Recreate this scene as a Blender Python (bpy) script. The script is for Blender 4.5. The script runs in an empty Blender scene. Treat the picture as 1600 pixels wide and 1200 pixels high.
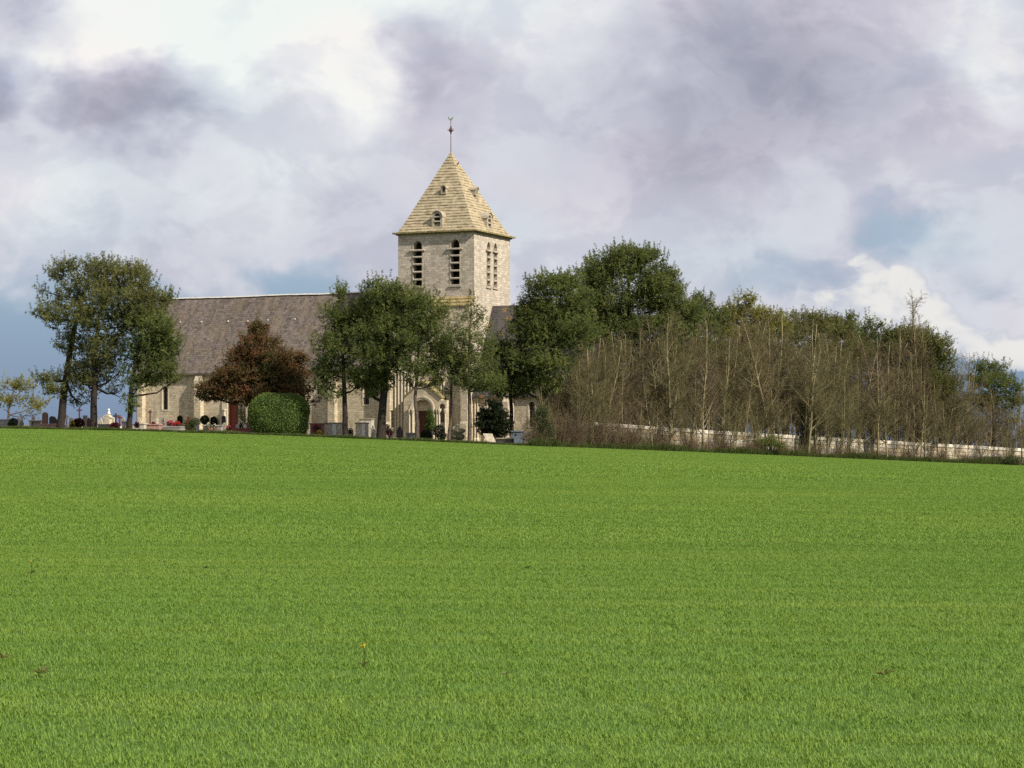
import bpy, bmesh, math, random
import numpy as np
from mathutils import Vector, Matrix, geometry

random.seed(7)
RNG = np.random.default_rng(11)
D = bpy.data
SC = bpy.context.scene
COL = SC.collection
R = math.radians

# ------------------------------------------------------------------ camera
F = 3764.0            # focal length in photo pixels (photo is 1600 wide)
EYE = 1.65
HOR = 730.0           # photo row of the horizon
cam = D.objects.new('camera', D.cameras.new('camera'))
COL.objects.link(cam)
cam.location = (0, 0, EYE)
cam.rotation_euler = (R(90), 0, 0)
cam.data.sensor_width = 36
cam.data.lens = 36 * F / 1600
cam.data.shift_y = (HOR - 600) / 1600
cam.data.clip_start = 0.5
cam.data.clip_end = 20000
SC.camera = cam
SC.view_settings.view_transform = 'Standard'
SC.view_settings.look = 'None'
SC.view_settings.exposure = 0.4
SC.view_settings.gamma = 1.0
SC.view_settings.use_curve_mapping = False
SC.cycles.use_denoising = False
SC.cycles.max_bounces = 4
SC.cycles.diffuse_bounces = 2
SC.cycles.glossy_bounces = 2
SC.cycles.transmission_bounces = 3
SC.cycles.transparent_max_bounces = 6

# ------------------------------------------------------------------ sun and sky
SUN_AZ = R(131.0)        # clockwise from +Y
SUN_EL = R(38)
sd = Vector((math.sin(SUN_AZ) * math.cos(SUN_EL), math.cos(SUN_AZ) * math.cos(SUN_EL), math.sin(SUN_EL)))
sun = D.objects.new('sun', D.lights.new('sun', 'SUN'))
COL.objects.link(sun)
sun.data.energy = 5.0
sun.data.angle = R(0.6)
sun.data.color = (1.0, 0.93, 0.81)
sun.rotation_euler = (-sd).to_track_quat('-Z', 'Y').to_euler()
sun.location = (60, -60, 80)

world = D.worlds.new('World')
SC.world = world
world.use_nodes = True
world.cycles.sampling_method = 'MANUAL'
world.cycles.sample_map_resolution = 512


class NT:
    """small helper for building node trees"""
    def __init__(s, tree):
        s.t = tree
        s.n = tree.nodes
        s.l = tree.links

    def new(s, kind, **kw):
        n = s.n.new(kind)
        for k, v in kw.items():
            setattr(n, k, v)
        return n

    def put(s, sock, v):
        if isinstance(v, bpy.types.NodeSocket):
            s.l.new(v, sock)
        elif v is not None:
            sock.default_value = v

    def math(s, op, a, b=None, c=None, clamp=False):
        n = s.new('ShaderNodeMath', operation=op, use_clamp=clamp)
        s.put(n.inputs[0], a)
        s.put(n.inputs[1], b)
        s.put(n.inputs[2], c)
        return n.outputs[0]

    def vm(s, op, a, b=None):
        n = s.new('ShaderNodeVectorMath', operation=op)
        s.put(n.inputs[0], a)
        if b is not None:
            if op == 'SCALE':
                s.put(n.inputs[3], b)
            else:
                s.put(n.inputs[1], b)
        return n.outputs['Value'] if op in ('LENGTH', 'DOT_PRODUCT') else n.outputs[0]

    def noise(s, vec, scale, detail=4, rough=0.55, dist=0.0, out=0):
        n = s.new('ShaderNodeTexNoise')
        s.put(n.inputs['Vector'], vec)
        n.inputs['Scale'].default_value = scale
        n.inputs['Detail'].default_value = detail
        n.inputs['Roughness'].default_value = rough
        n.inputs['Distortion'].default_value = dist
        return n.outputs[out]

    def ramp(s, fac, stops, interp='LINEAR'):
        n = s.new('ShaderNodeValToRGB')
        n.color_ramp.interpolation = interp
        e = n.color_ramp.elements
        while len(e) < len(stops):
            e.new(0.5)
        for el, (p, c) in zip(e, stops):
            el.position = p
            el.color = (*c, 1) if len(c) == 3 else c
        s.put(n.inputs[0], fac)
        return n.outputs[0]

    def mix(s, fac, a, b, mode='MIX'):
        n = s.new('ShaderNodeMix', data_type='RGBA', blend_type=mode)
        n.clamp_result = False
        s.put(n.inputs['Factor'], fac)
        for key, v in ((6, a), (7, b)):
            if not isinstance(v, bpy.types.NodeSocket):
                v = (*v, 1) if len(v) == 3 else v
            s.put(n.inputs[key], v)
        return n.outputs[2]

    def maprange(s, v, a, b, c=0.0, d=1.0, kind='SMOOTHSTEP'):
        n = s.new('ShaderNodeMapRange', interpolation_type=kind)
        s.put(n.inputs[0], v)
        n.inputs[1].default_value = a
        n.inputs[2].default_value = b
        n.inputs[3].default_value = c
        n.inputs[4].default_value = d
        return n.outputs[0]


def build_sky():
    w = NT(world.node_tree)
    w.n.clear()
    out = w.new('ShaderNodeOutputWorld')
    bg = w.new('ShaderNodeBackground')
    bg.inputs['Strength'].default_value = 0.1
    w.l.new(bg.outputs[0], out.inputs[0])
    sky = w.new('ShaderNodeTexSky', sky_type='NISHITA')
    sky.sun_disc = False
    sky.sun_elevation = SUN_EL
    sky.sun_rotation = SUN_AZ
    sky.air_density = 1.0
    sky.dust_density = 0.6
    dirv = w.new('ShaderNodeTexCoord').outputs['Generated']
    sep = w.new('ShaderNodeSeparateXYZ')
    w.l.new(dirv, sep.inputs[0])
    U = w.math('MULTIPLY', w.math('ARCTAN2', sep.outputs[0], sep.outputs[1]), 37.64)
    V = w.math('MULTIPLY', w.math('ARCSINE', sep.outputs[2]), 37.64)
    comb = w.new('ShaderNodeCombineXYZ')
    w.l.new(U, comb.inputs[0])
    w.l.new(V, comb.inputs[1])
    # stretched direction for noise: clouds near the horizon are flattened
    st = w.vm('MULTIPLY', dirv, (1.0, 1.0, 1.45))
    warp = w.vm('SUBTRACT', w.noise(st, 11, 4, 0.58, out=1), (0.5, 0.5, 0.5))
    warp2 = w.vm('SUBTRACT', w.noise(st, 42, 3, 0.6, out=1), (0.5, 0.5, 0.5))
    P = w.vm('ADD', comb.outputs[0], w.vm('MULTIPLY', warp, (3.6, 2.4, 0)))
    P = w.vm('ADD', P, w.vm('MULTIPLY', warp2, (1.1, 0.9, 0)))
    n1 = w.noise(st, 9, 3, 0.55, 0.3)
    n2 = w.noise(st, 26, 5, 0.58, 0.4)
    n3 = w.noise(st, 75, 3, 0.6)

    def blobs(lst, acc):
        for (px, py, rx, ry, wt) in lst:
            c = ((px - 800) / 100, (730 - py) / 100, 0)
            d = w.vm('LENGTH', w.vm('MULTIPLY', w.vm('SUBTRACT', P, c), (100 / rx, 100 / ry, 0)))
            f = w.maprange(d, 0.0, 1.0, 1.0, 0.0, 'SMOOTHERSTEP')
            acc = w.math('MULTIPLY_ADD', f, wt, acc)
        return acc

    # brightness of the cloud deck
    lump = w.maprange(n2, 0.42, 0.58, -0.5, 0.5)
    b = w.math('MULTIPLY_ADD', w.math('SUBTRACT', n1, 0.5), 0.28, 0.61)
    b = w.math('MULTIPLY_ADD', lump, 0.11, b)
    b = w.math('MULTIPLY_ADD', w.math('SUBTRACT', n3, 0.5), 0.10, b)
    b = blobs([
        (400, 40, 480, 200, 0.34), (560, 160, 170, 130, 0.30), (240, 90, 260, 150, 0.20),
        (130, 150, 120, 80, 0.14), (800, 20, 320, 160, 0.16), (60, 20, 160, 80, -0.12),
        (205, 180, 150, 75, -0.44), (20, 180, 100, 90, -0.40), (290, 130, 90, 55, -0.26),
        (690, 130, 130, 110, -0.20), (1120, 140, 330, 270, -0.32), (1330, 150, 310, 230, -0.18),
        (1050, 300, 240, 130, -0.14), (900, 300, 260, 130, -0.04), (1580, 90, 130, 160, 0.24),
        (60, 330, 190, 170, 0.16), (420, 290, 220, 150, 0.10), (980, 180, 80, 120, 0.08),
        (560, 360, 260, 110, -0.08), (330, 400, 200, 80, -0.06),
        (1430, 345, 120, 60, -0.22), (1250, 430, 200, 80, -0.08)], b)
    deck = w.ramp(b, [(0.0, (2.1, 2.2, 2.8)), (0.25, (2.95, 3.02, 3.7)), (0.5, (4.1, 4.15, 4.85)),
                      (0.72, (5.35, 5.45, 5.9)), (0.95, (6.9, 7.0, 6.8))])
    pink = w.maprange(w.noise(st, 14, 1, 0.5), 0.50, 0.66, 0.0, 0.6)
    deck = w.mix(pink, deck, (1.05, 0.985, 0.985), 'MULTIPLY')
    teal = w.maprange(w.noise(w.vm('ADD', st, (3, 1, 7)), 12, 1, 0.5), 0.5, 0.68, 0.0, 0.6)
    deck = w.mix(teal, deck, (0.92, 1.01, 1.0), 'MULTIPLY')
    # coverage: blue gaps low down and in holes
    c = w.math('MULTIPLY_ADD', w.math('SUBTRACT', n1, 0.5), 0.7, 0.90)
    c = w.math('MULTIPLY_ADD', w.math('SUBTRACT', n2, 0.5), 0.7, c)
    c = blobs([(90, 640, 480, 270, -1.15), (330, 560, 260, 150, -0.4), (455, 425, 150, 80, -0.55),
               (1430, 345, 150, 70, -0.36), (1250, 440, 240, 90, -0.34), (1580, 585, 320, 110, -1.15), (1440, 600, 300, 90, -0.7),
               (1500, 400, 200, 90, -0.38)], c)
    low = w.maprange(V, 0.6, 2.2, -0.42, 0.0)
    c = w.math('ADD', c, low)
    cov = w.maprange(c, 0.26, 0.90, 0.0, 1.0)
    # distant rain air low over the horizon is a deeper blue than clear sky
    haze = w.maprange(V, 0.0, 6.5, 0.92, 0.6)
    gap = w.mix(haze, sky.outputs[0], w.ramp(w.maprange(V, 0.2, 4.5, 0, 1, 'LINEAR'),
                [(0.0, (1.0, 1.6, 2.9)), (0.45, (1.4, 2.15, 3.4)), (1.0, (2.75, 3.45, 4.6))]))
    col = w.mix(cov, gap, deck)
    # a lit cumulus low in front of the deck
    cu = blobs([(1390, 420, 95, 66, 1.05), (1335, 478, 120, 55, 0.8), (1440, 478, 140, 52, 0.8), (1575, 508, 150, 45, 0.85)], w.math('MULTIPLY', lump, 0.5))
    cu = w.math('MULTIPLY_ADD', w.math('SUBTRACT', n3, 0.5), 0.5, cu)
    cuc = w.mix(w.maprange(cu, 0.4, 1.0), (4.3, 4.55, 5.15), (6.4, 6.3, 6.05))
    col = w.mix(w.maprange(cu, 0.30, 0.66, 0.0, 0.88), col, cuc)
    w.l.new(col, bg.inputs['Color'])


build_sky()


# ------------------------------------------------------------------ terrain and projection helpers
_tx = np.array([-45, -34, -21.9, -10, 0, 11.3, 24, 38.3, 54.0])
_ty = np.array([1.28, 1.10, 0.80, 0.40, 0.0, -0.50, -1.04, -1.55, -2.10])
_pc = np.polyfit(_tx, _ty, 4)


def T(x):
    x = np.asarray(x, float)
    xc = np.clip(x, -48, 56)
    d = np.polyval(np.polyder(_pc), xc)
    v = np.polyval(_pc, xc) + d * 60 * np.tanh((x - xc) / 60)
    return v


def height(x, y):
    x = np.asarray(x, float)
    y = np.asarray(y, float)
    s = np.clip((x - 5) / 50, 0, 1)
    far = 70 * s * s * (3 - 2 * s)                # the hill runs on farther beyond the thicket
    yc = np.clip(y, -60, 258 + far)
    z = 0.0173 * yc + T(x) * yc / 200
    over = np.maximum(y - 252 - far, 0)
    drop = np.where(over < 60, 0.0011 * over ** 2, 0.0011 * 3600 + 0.132 * (over - 60))
    return z - np.minimum(drop, 45)


def gz(x, y):
    return float(height(x, y))


def P(px, py, Y):
    return Vector(((px - 800) / F * Y, Y, EYE + (HOR - py) / F * Y))


def GP(px, Y):
    x = (px - 800) / F * Y
    return Vector((x, Y, gz(x, Y)))


def edgeY(px):
    px = np.asarray(px, float)
    v = 212 - 0.015 * px + np.where(px > 815, 0.085 * (np.sqrt((px - 815) ** 2 + 900) - 30), 0)
    return float(v) if v.ndim == 0 else v


_epx = np.linspace(-400, 2200, 400)
_eY = edgeY(_epx)
_eX = (_epx - 800) / F * _eY


def edge_line(x):
    return np.interp(x, _eX, _eY)


# ------------------------------------------------------------------ object helpers
def link(o, parent=None):
    COL.objects.link(o)
    if parent is not None:
        o.parent = parent
    return o


def tag(o, label=None, cat=None, group=None, kind=None):
    if label:
        o['label'] = label
    if cat:
        o['category'] = cat
    if group:
        o['group'] = group
    if kind:
        o['kind'] = kind
    return o


def empty(name, loc, rz=0.0, label=None, cat=None, group=None):
    o = D.objects.new(name, None)
    o.empty_display_size = 0.3
    o.location = loc
    o.rotation_euler = (0, 0, rz)
    link(o)
    return tag(o, label, cat, group)


class MB:
    def __init__(s):
        s.v = []
        s.f = []
        s.uv = []      # per loop uv
        s.mi = []

    def face(s, pts, uv=None, mi=0):
        i = len(s.v)
        s.v += [tuple(p) for p in pts]
        s.f.append(tuple(range(i, i + len(pts))))
        s.uv += list(uv) if uv else [(0, 0)] * len(pts)
        s.mi.append(mi)

    def quad(s, a, b, c, d, mi=0):
        """quad with metric uv: u along a-b (horizontal run), v = height"""
        a, b, c, d = map(Vector, (a, b, c, d))
        n = (b - a).cross(d - a)
        if abs(n.z) > 0.9 * n.length:
            uv = [(p.x, p.y) for p in (a, b, c, d)]
        else:
            h = Vector((-n.y, n.x, 0)).normalized()
            sl = 1.0 / max(0.35, math.sqrt(max(0.0, 1 - (n.z / max(n.length, 1e-9)) ** 2)))
            uv = [(p.dot(h), p.z * sl) for p in (a, b, c, d)]
        s.face((a, b, c, d), uv, mi)

    def box(s, x0, x1, y0, y1, z0, z1, mi=0, jit=0.0, rnd=None):
        p = [Vector((x, y, z)) for z in (z0, z1) for (x, y) in ((x0, y0), (x1, y0), (x1, y1), (x0, y1))]
        if jit:
            r = rnd or random
            p = [q + Vector((r.uniform(-jit, jit), r.uniform(-jit, jit), r.uniform(-jit, jit))) for q in p]
        for q in ((0, 1, 5, 4), (1, 2, 6, 5), (2, 3, 7, 6), (3, 0, 4, 7), (4, 5, 6, 7), (3, 2, 1, 0)):
            s.quad(*(p[i] for i in q), mi)

    def tube(s, pts, rad, sides=6, mi=0, cap=True):
        pts = [Vector(p) for p in pts]
        rings = []
        n = len(pts)
        prev = None
        for i, p in enumerate(pts):
            t = (pts[min(i + 1, n - 1)] - pts[max(i - 1, 0)])
            if t.length < 1e-9:
                t = Vector((0, 0, 1))
            t.normalize()
            a = Vector((1, 0, 0)) if abs(t.x) < 0.8 else Vector((0, 1, 0))
            if prev is not None:
                a = prev
            u = (a - t * a.dot(t)).normalized()
            prev = u
            w = t.cross(u)
            r = rad[i] if hasattr(rad, '__len__') else rad
            base = len(s.v)
            for k in range(sides):
                an = 2 * math.pi * k / sides
                s.v.append(tuple(p + (u * math.cos(an) + w * math.sin(an)) * r))
            rings.append(base)
        for i in range(n - 1):
            for k in range(sides):
                k2 = (k + 1) % sides
                s.f.append((rings[i] + k, rings[i] + k2, rings[i + 1] + k2, rings[i + 1] + k))
                s.uv += [(k / sides, i), ((k + 1) / sides, i), ((k + 1) / sides, i + 1), (k / sides, i + 1)]
                s.mi.append(mi)
        if cap:
            for rg, rev in ((rings[0], True), (rings[-1], False)):
                idx = tuple(rg + k for k in range(sides))
                s.f.append(idx[::-1] if rev else idx)
                s.uv += [(0, 0)] * sides
                s.mi.append(mi)

    def lathe(s, c, prof, sides=12, mi=0):
        c = Vector(c)
        s.tube([c + Vector((0, 0, z)) for r, z in prof], [r for r, z in prof], sides, mi)

    def prism(s, poly, y0, y1, mi=0):
        """polygon in x,z extruded along y"""
        a = [Vector((x, y0, z)) for x, z in poly]
        b = [Vector((x, y1, z)) for x, z in poly]
        s.face(a, [(p.x, p.z) for p in a], mi)
        s.face(b[::-1], [(p.x, p.z) for p in b[::-1]], mi)
        n = len(poly)
        for i in range(n):
            j = (i + 1) % n
            s.face((b[i], b[j], a[j], a[i]), [(b[i].y, b[i].z), (b[j].y, b[j].z), (a[j].y, a[j].z), (a[i].y, a[i].z)], mi)

    def build(s, name, mats, parent=None, smooth=False, bevel=0.0, loc=None):
        me = D.meshes.new(name)
        me.from_pydata(s.v, [], s.f)
        lay = me.uv_layers.new(name='UVMap')
        lay.data.foreach_set('uv', np.array(s.uv, np.float32).ravel())
        for m in (mats if isinstance(mats, (list, tuple)) else [mats]):
            me.materials.append(m)
        me.polygons.foreach_set('material_index', np.array(s.mi, np.int32))
        if smooth:
            me.polygons.foreach_set('use_smooth', np.ones(len(s.f), bool))
        if bevel:
            bm = bmesh.new()
            bm.from_mesh(me)
            bmesh.ops.remove_doubles(bm, verts=bm.verts, dist=1e-4)
            bmesh.ops.recalc_face_normals(bm, faces=bm.faces)
            eds = [e for e in bm.edges if len(e.link_faces) == 2 and e.calc_face_angle(0) > 0.5]
            bmesh.ops.bevel(bm, geom=eds, offset=bevel, segments=1, affect='EDGES', clamp_overlap=True)
            bm.to_mesh(me)
            bm.free()
        me.update()
        o = D.objects.new(name, me)
        if loc is not None:
            o.location = loc
        return link(o, parent)


def soup(name, V, Fc, mat, parent=None, attr=None, loc=None):
    """fast mesh of triangles from arrays; attr: per-vertex float 'tint'"""
    me = D.meshes.new(name)
    V = np.asarray(V, np.float32)
    Fc = np.asarray(Fc, np.int32)
    me.vertices.add(len(V))
    me.vertices.foreach_set('co', V.ravel())
    me.loops.add(Fc.size)
    me.loops.foreach_set('vertex_index', Fc.ravel())
    me.polygons.add(len(Fc))
    me.polygons.foreach_set('loop_start', np.arange(0, Fc.size, Fc.shape[1], dtype=np.int32))
    me.update(calc_edges=True)
    if attr is not None:
        a = me.attributes.new('tint', 'FLOAT', 'POINT')
        a.data.foreach_set('value', np.asarray(attr, np.float32))
    me.materials.append(mat)
    o = D.objects.new(name, me)
    if loc is not None:
        o.location = loc
    return link(o, parent)


# ------------------------------------------------------------------ materials
MATS = {}


def new_mat(name):
    m = D.materials.new(name)
    m.use_nodes = True
    t = NT(m.node_tree)
    bs = t.n['Principled BSDF']
    bs.inputs['Roughness'].default_value = 0.9
    bs.inputs['Specular IOR Level'].default_value = 0.2
    MATS[name] = m
    return m, t, bs


def coords(t, kind='Object'):
    return t.new('ShaderNodeTexCoord').outputs[kind]


def wpos(t):
    return t.new('ShaderNodeNewGeometry').outputs['Position']


def bump(t, bs, h, strength=0.4, dist=0.05):
    b = t.new('ShaderNodeBump')
    b.inputs['Strength'].default_value = strength
    b.inputs['Distance'].default_value = dist
    t.put(b.inputs['Height'], h)
    t.l.new(b.outputs[0], bs.inputs['Normal'])


def masonry(name, c1, c2, mortar, bw=0.55, bh=0.24, dark=(0.12, 0.105, 0.09), darkamt=0.5, lichen=None, lamt=0.0):
    m, t, bs = new_mat(name)
    uv = coords(t, 'UV')
    wp = wpos(t)
    uvw = t.vm('ADD', uv, t.vm('MULTIPLY', t.vm('SUBTRACT', t.noise(wp, 1.3, 3, out=1), (.5, .5, .5)), (0.12, 0.05, 0)))
    br = t.new('ShaderNodeTexBrick')
    t.l.new(uvw, br.inputs['Vector'])
    br.inputs['Scale'].default_value = 1.0
    br.inputs['Brick Width'].default_value = bw
    br.inputs['Row Height'].default_value = bh
    br.inputs['Mortar Size'].default_value = 0.014
    br.inputs['Mortar Smooth'].default_value = 0.4
    br.inputs['Bias'].default_value = -0.1
    br.inputs['Color1'].default_value = (*c1, 1)
    br.inputs['Color2'].default_value = (*c2, 1)
    br.inputs['Mortar'].default_value = (*mortar, 1)
    br.offset_frequency = 2
    col = br.outputs[0]
    v = t.maprange(t.noise(wp, 6.5, 4, 0.65), 0.3, 0.7, 0.72, 1.22, 'LINEAR')
    col = t.mix(1.0, col, t.ramp(t.math('MULTIPLY', v, 0.7), [(0, (0, 0, 0)), (1, (1.43, 1.43, 1.43))]), 'MULTIPLY')
    dk = t.maprange(t.math('ADD', t.math('MULTIPLY', t.noise(t.vm('MULTIPLY', wp, (1.5, 1.5, 0.5)), 0.6, 5, 0.7), 0.7), t.math('MULTIPLY', t.noise(wp, 3.0, 4, 0.6), 0.3)), 0.45, 0.66, 0.0, darkamt)
    col = t.mix(dk, col, dark)
    if lichen:
        lk = t.maprange(t.noise(t.vm('ADD', wp, (9, 4, 2)), 0.9, 6, 0.7), 0.5, 0.66, 0.0, lamt)
        col = t.mix(lk, col, lichen)
    t.l.new(col, bs.inputs['Base Color'])
    h = t.math('ADD', t.math('MULTIPLY', br.outputs['Fac'], -0.7), t.noise(wp, 9, 4, 0.6))
    bump(t, bs, h, 0.7, 0.04)
    return m


def noisy(name, stops, scale=3.0, detail=6, rough=0.62, bumpd=0.03, bumps=0.5, r=0.9, spec=0.2, bscale=None):
    m, t, bs = new_mat(name)
    wp = wpos(t)
    n = t.noise(wp, scale, detail, rough)
    t.l.new(t.ramp(n, stops), bs.inputs['Base Color'])
    bs.inputs['Roughness'].default_value = r
    bs.inputs['Specular IOR Level'].default_value = spec
    if bumpd:
        bump(t, bs, t.noise(wp, bscale or scale * 4, 4, 0.6), bumps, bumpd)
    return m


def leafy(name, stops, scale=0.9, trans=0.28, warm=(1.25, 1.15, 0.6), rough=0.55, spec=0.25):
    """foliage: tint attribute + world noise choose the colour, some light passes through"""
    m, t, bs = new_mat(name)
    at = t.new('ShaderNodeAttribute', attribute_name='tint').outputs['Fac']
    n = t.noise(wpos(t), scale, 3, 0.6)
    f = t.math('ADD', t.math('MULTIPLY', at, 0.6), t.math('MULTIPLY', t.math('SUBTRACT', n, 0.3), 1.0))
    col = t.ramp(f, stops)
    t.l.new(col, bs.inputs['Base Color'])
    bs.inputs['Roughness'].default_value = rough
    bs.inputs['Specular IOR Level'].default_value = spec
    tr = t.new('ShaderNodeBsdfTranslucent')
    t.l.new(t.mix(1.0, col, warm, 'MULTIPLY'), tr.inputs['Color'])
    ms = t.new('ShaderNodeMixShader')
    ms.inputs[0].default_value = trans
    t.l.new(bs.outputs[0], ms.inputs[1])
    t.l.new(tr.outputs[0], ms.inputs[2])
    t.l.new(ms.outputs[0], t.n['Material Output'].inputs['Surface'])
    return m


M_TOWER = masonry('tower_stone', (0.57, 0.495, 0.40), (0.36, 0.305, 0.235), (0.47, 0.41, 0.325), 0.5, 0.225, (0.25, 0.222, 0.185), 0.48, (0.30, 0.25, 0.15), 0.2)
M_WALL = masonry('nave_stone', (0.60, 0.51, 0.37), (0.44, 0.365, 0.25), (0.52, 0.445, 0.33), 0.36, 0.17, (0.19, 0.165, 0.115), 0.55, (0.33, 0.25, 0.11), 0.25)
M_DRESS = noisy('dressed_stone', [(0.25, (0.40, 0.34, 0.25)), (0.5, (0.56, 0.49, 0.37)), (0.75, (0.66, 0.58, 0.45))], 4.0)
M_LOUV = noisy('weathered_dressed_stone', [(0.25, (0.24, 0.205, 0.15)), (0.5, (0.37, 0.32, 0.245)), (0.75, (0.48, 0.42, 0.33))], 4.0)
M_SPIRE = noisy('spire_stone', [(0.28, (0.155, 0.125, 0.075)), (0.42, (0.275, 0.222, 0.138)), (0.55, (0.375, 0.307, 0.200)), (0.75, (0.47, 0.395, 0.275))], 2.2, 7, 0.72, 0.03, 0.5)
M_LICHEN = noisy('lichen_stone', [(0.3, (0.14, 0.115, 0.06)), (0.5, (0.27, 0.20, 0.085)), (0.72, (0.38, 0.31, 0.18))], 3.0)
M_CORN = noisy('cornice_stone', [(0.3, (0.10, 0.085, 0.045)), (0.5, (0.23, 0.19, 0.085)), (0.72, (0.37, 0.30, 0.16))], 4.0)
M_MOSS = noisy('mossy_stone', [(0.3, (0.10, 0.09, 0.04)), (0.7, (0.20, 0.16, 0.08))], 4.0)
M_BLACK = noisy('opening_shade', [(0.3, (0.012, 0.01, 0.009)), (0.7, (0.03, 0.024, 0.02))], 3.0)  # near-black colour standing in for the shade inside the openings
M_GLASS = noisy('leaded_glass', [(0.3, (0.012, 0.012, 0.014)), (0.7, (0.03, 0.03, 0.034))], 6.0, r=0.35, spec=0.5, bumpd=0.01)
M_IRON = noisy('rusty_iron', [(0.3, (0.07, 0.025, 0.035)), (0.7, (0.14, 0.06, 0.07))], 12.0, bumpd=0)
M_COPPER = noisy('green_copper', [(0.3, (0.20, 0.30, 0.20)), (0.7, (0.36, 0.45, 0.32))], 12.0, bumpd=0, r=0.5)
M_DOOR = noisy('red_paint', [(0.3, (0.13, 0.020, 0.013)), (0.7, (0.20, 0.034, 0.02))], 5.0, r=0.55, spec=0.35)


def roof_mat(name, base, var, lichen, lamt, lr=(0.47, 0.66)):
    m, t, bs = new_mat(name)
    uv = coords(t, 'UV')
    wp = wpos(t)
    br = t.new('ShaderNodeTexBrick')
    t.l.new(t.vm('ADD', uv, t.vm('MULTIPLY', t.vm('SUBTRACT', t.noise(wp, 5, 2, out=1), (.5, .5, .5)), (0.05, 0.05, 0))), br.inputs['Vector'])
    br.inputs['Scale'].default_value = 1
    br.inputs['Brick Width'].default_value = 0.34
    br.inputs['Row Height'].default_value = 0.26
    br.inputs['Mortar Size'].default_value = 0.012
    br.inputs['Color1'].default_value = (*base, 1)
    br.inputs['Color2'].default_value = (*var, 1)
    br.inputs['Mortar'].default_value = (base[0] * .45, base[1] * .45, base[2] * .45, 1)
    n = t.maprange(t.noise(wp, 4.5, 6, 0.75), 0.3, 0.7, 0.42, 1.6, 'LINEAR')
    col = t.mix(1.0, br.outputs[0], t.ramp(t.math('MULTIPLY', n, 0.5), [(0, (0, 0, 0)), (1, (2, 2, 2))]), 'MULTIPLY')
    # streaky weathering down the slope
    sv = t.vm('MULTIPLY', uv, (1.0, 0.16, 1))
    stn = t.noise(sv, 1.6, 5, 0.65)
    col = t.mix(t.maprange(stn, 0.42, 0.7, 0, 0.55), col, (base[0] * 1.35, base[1] * 1.3, base[2] * 1.2))
    lk = t.maprange(t.noise(wp, 0.8, 6, 0.72), lr[0], lr[1], 0.0, lamt)
    col = t.mix(lk, col, lichen)
    # slipped tiles: small dark gaps
    vo = t.noise(t.vm('MULTIPLY', uv, (2.2, 5.5, 1)), 1.0, 2, 0.4)
    col = t.mix(t.maprange(vo, 0.70, 0.72, 0, 0.9), col, (0.02, 0.017, 0.016))
    t.l.new(col, bs.inputs['Base Color'])
    h = t.math('ADD', t.math('MULTIPLY', br.outputs['Fac'], -0.6), t.noise(wp, 11, 4, 0.65))
    bump(t, bs, h, 0.8, 0.04)
    return m


M_ROOF = roof_mat('nave_roof_tiles', (0.165, 0.135, 0.118), (0.080, 0.066, 0.058), (0.150, 0.118, 0.066), 0.5)
M_ROOF2 = roof_mat('choir_roof_slates', (0.085, 0.076, 0.072), (0.062, 0.056, 0.055), (0.30, 0.17, 0.045), 0.9, (0.56, 0.66))

# ------------------------------------------------------------------ ground
def field_mat():
    m, t, bs = new_mat('field_soil_and_crop')
    wp = wpos(t)
    big = t.noise(t.vm('MULTIPLY', wp, (0.05, 0.16, 0)), 1.0, 5, 0.6)
    fine = t.noise(wp, 14, 4, 0.6)
    f = t.math('ADD', t.math('MULTIPLY', big, 0.7), t.math('MULTIPLY', fine, 0.3))
    t.l.new(t.ramp(f, [(0.3, (0.050, 0.100, 0.014)), (0.5, (0.068, 0.130, 0.018)), (0.7, (0.090, 0.155, 0.025))]), bs.inputs['Base Color'])
    bump(t, bs, fine, 0.5, 0.05)
    return m


def yard_mat():
    m, t, bs = new_mat('churchyard_ground')
    wp = wpos(t)
    n = t.noise(wp, 0.5, 6, 0.62)
    lawn = t.ramp(t.noise(wp, 5, 4, 0.6), [(0.3, (0.050, 0.068, 0.016)), (0.7, (0.105, 0.125, 0.035))])
    grav = t.ramp(t.noise(wp, 9, 4, 0.7), [(0.3, (0.17, 0.13, 0.085)), (0.7, (0.34, 0.28, 0.20))])
    t.l.new(t.mix(t.maprange(n, 0.46, 0.56, 0, 1), lawn, grav), bs.inputs['Base Color'])
    bump(t, bs, t.noise(wp, 20, 3, 0.6), 0.6, 0.04)
    return m


def sheet(name, xs, ys_of, mat, dz, kind):
    xs = np.asarray(xs)
    rows = []
    for j in range(len(ys_of(0.0))):
        rows.append(np.array([ys_of(x)[j] for x in xs]))
    Y = np.array(rows)
    X = np.broadcast_to(xs, Y.shape)
    Z = height(X, Y) + dz
    V = np.stack([X, Y, Z], -1).reshape(-1, 3)
    nr, nc = Y.shape
    a = (np.arange(nr - 1)[:, None] * nc + np.arange(nc - 1)[None, :]).ravel()
    o = soup(name, V, np.stack([a, a + 1, a + nc + 1, a + nc], 1), mat)
    o.data.polygons.foreach_set('use_smooth', np.ones(len(a), bool))
    return tag(o, kind=kind)


M_FIELD = field_mat()
gx = np.unique(np.concatenate([np.linspace(-4000, -300, 20), np.linspace(-300, -70, 24), np.linspace(-70, 90, 161), np.linspace(90, 300, 21), np.linspace(300, 4000, 20)]))
gy = np.unique(np.concatenate([np.linspace(-600, -20, 12), np.linspace(-20, 340, 181), np.linspace(340, 460, 30), np.linspace(460, 6000, 30)]))
sheet('field', gx, lambda x: gy, M_FIELD, 0.0, 'structure')
M_YARD = yard_mat()
sheet('churchyard_ground', np.linspace(-85, 95, 181), lambda x: np.concatenate([[edge_line(x) + 0.5 + 0.35 * math.sin(x * 0.9) + 0.25 * math.sin(x * 2.3)], edge_line(x) + np.linspace(2.5, 58, 34)]), M_YARD, 0.05, 'structure')

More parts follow.
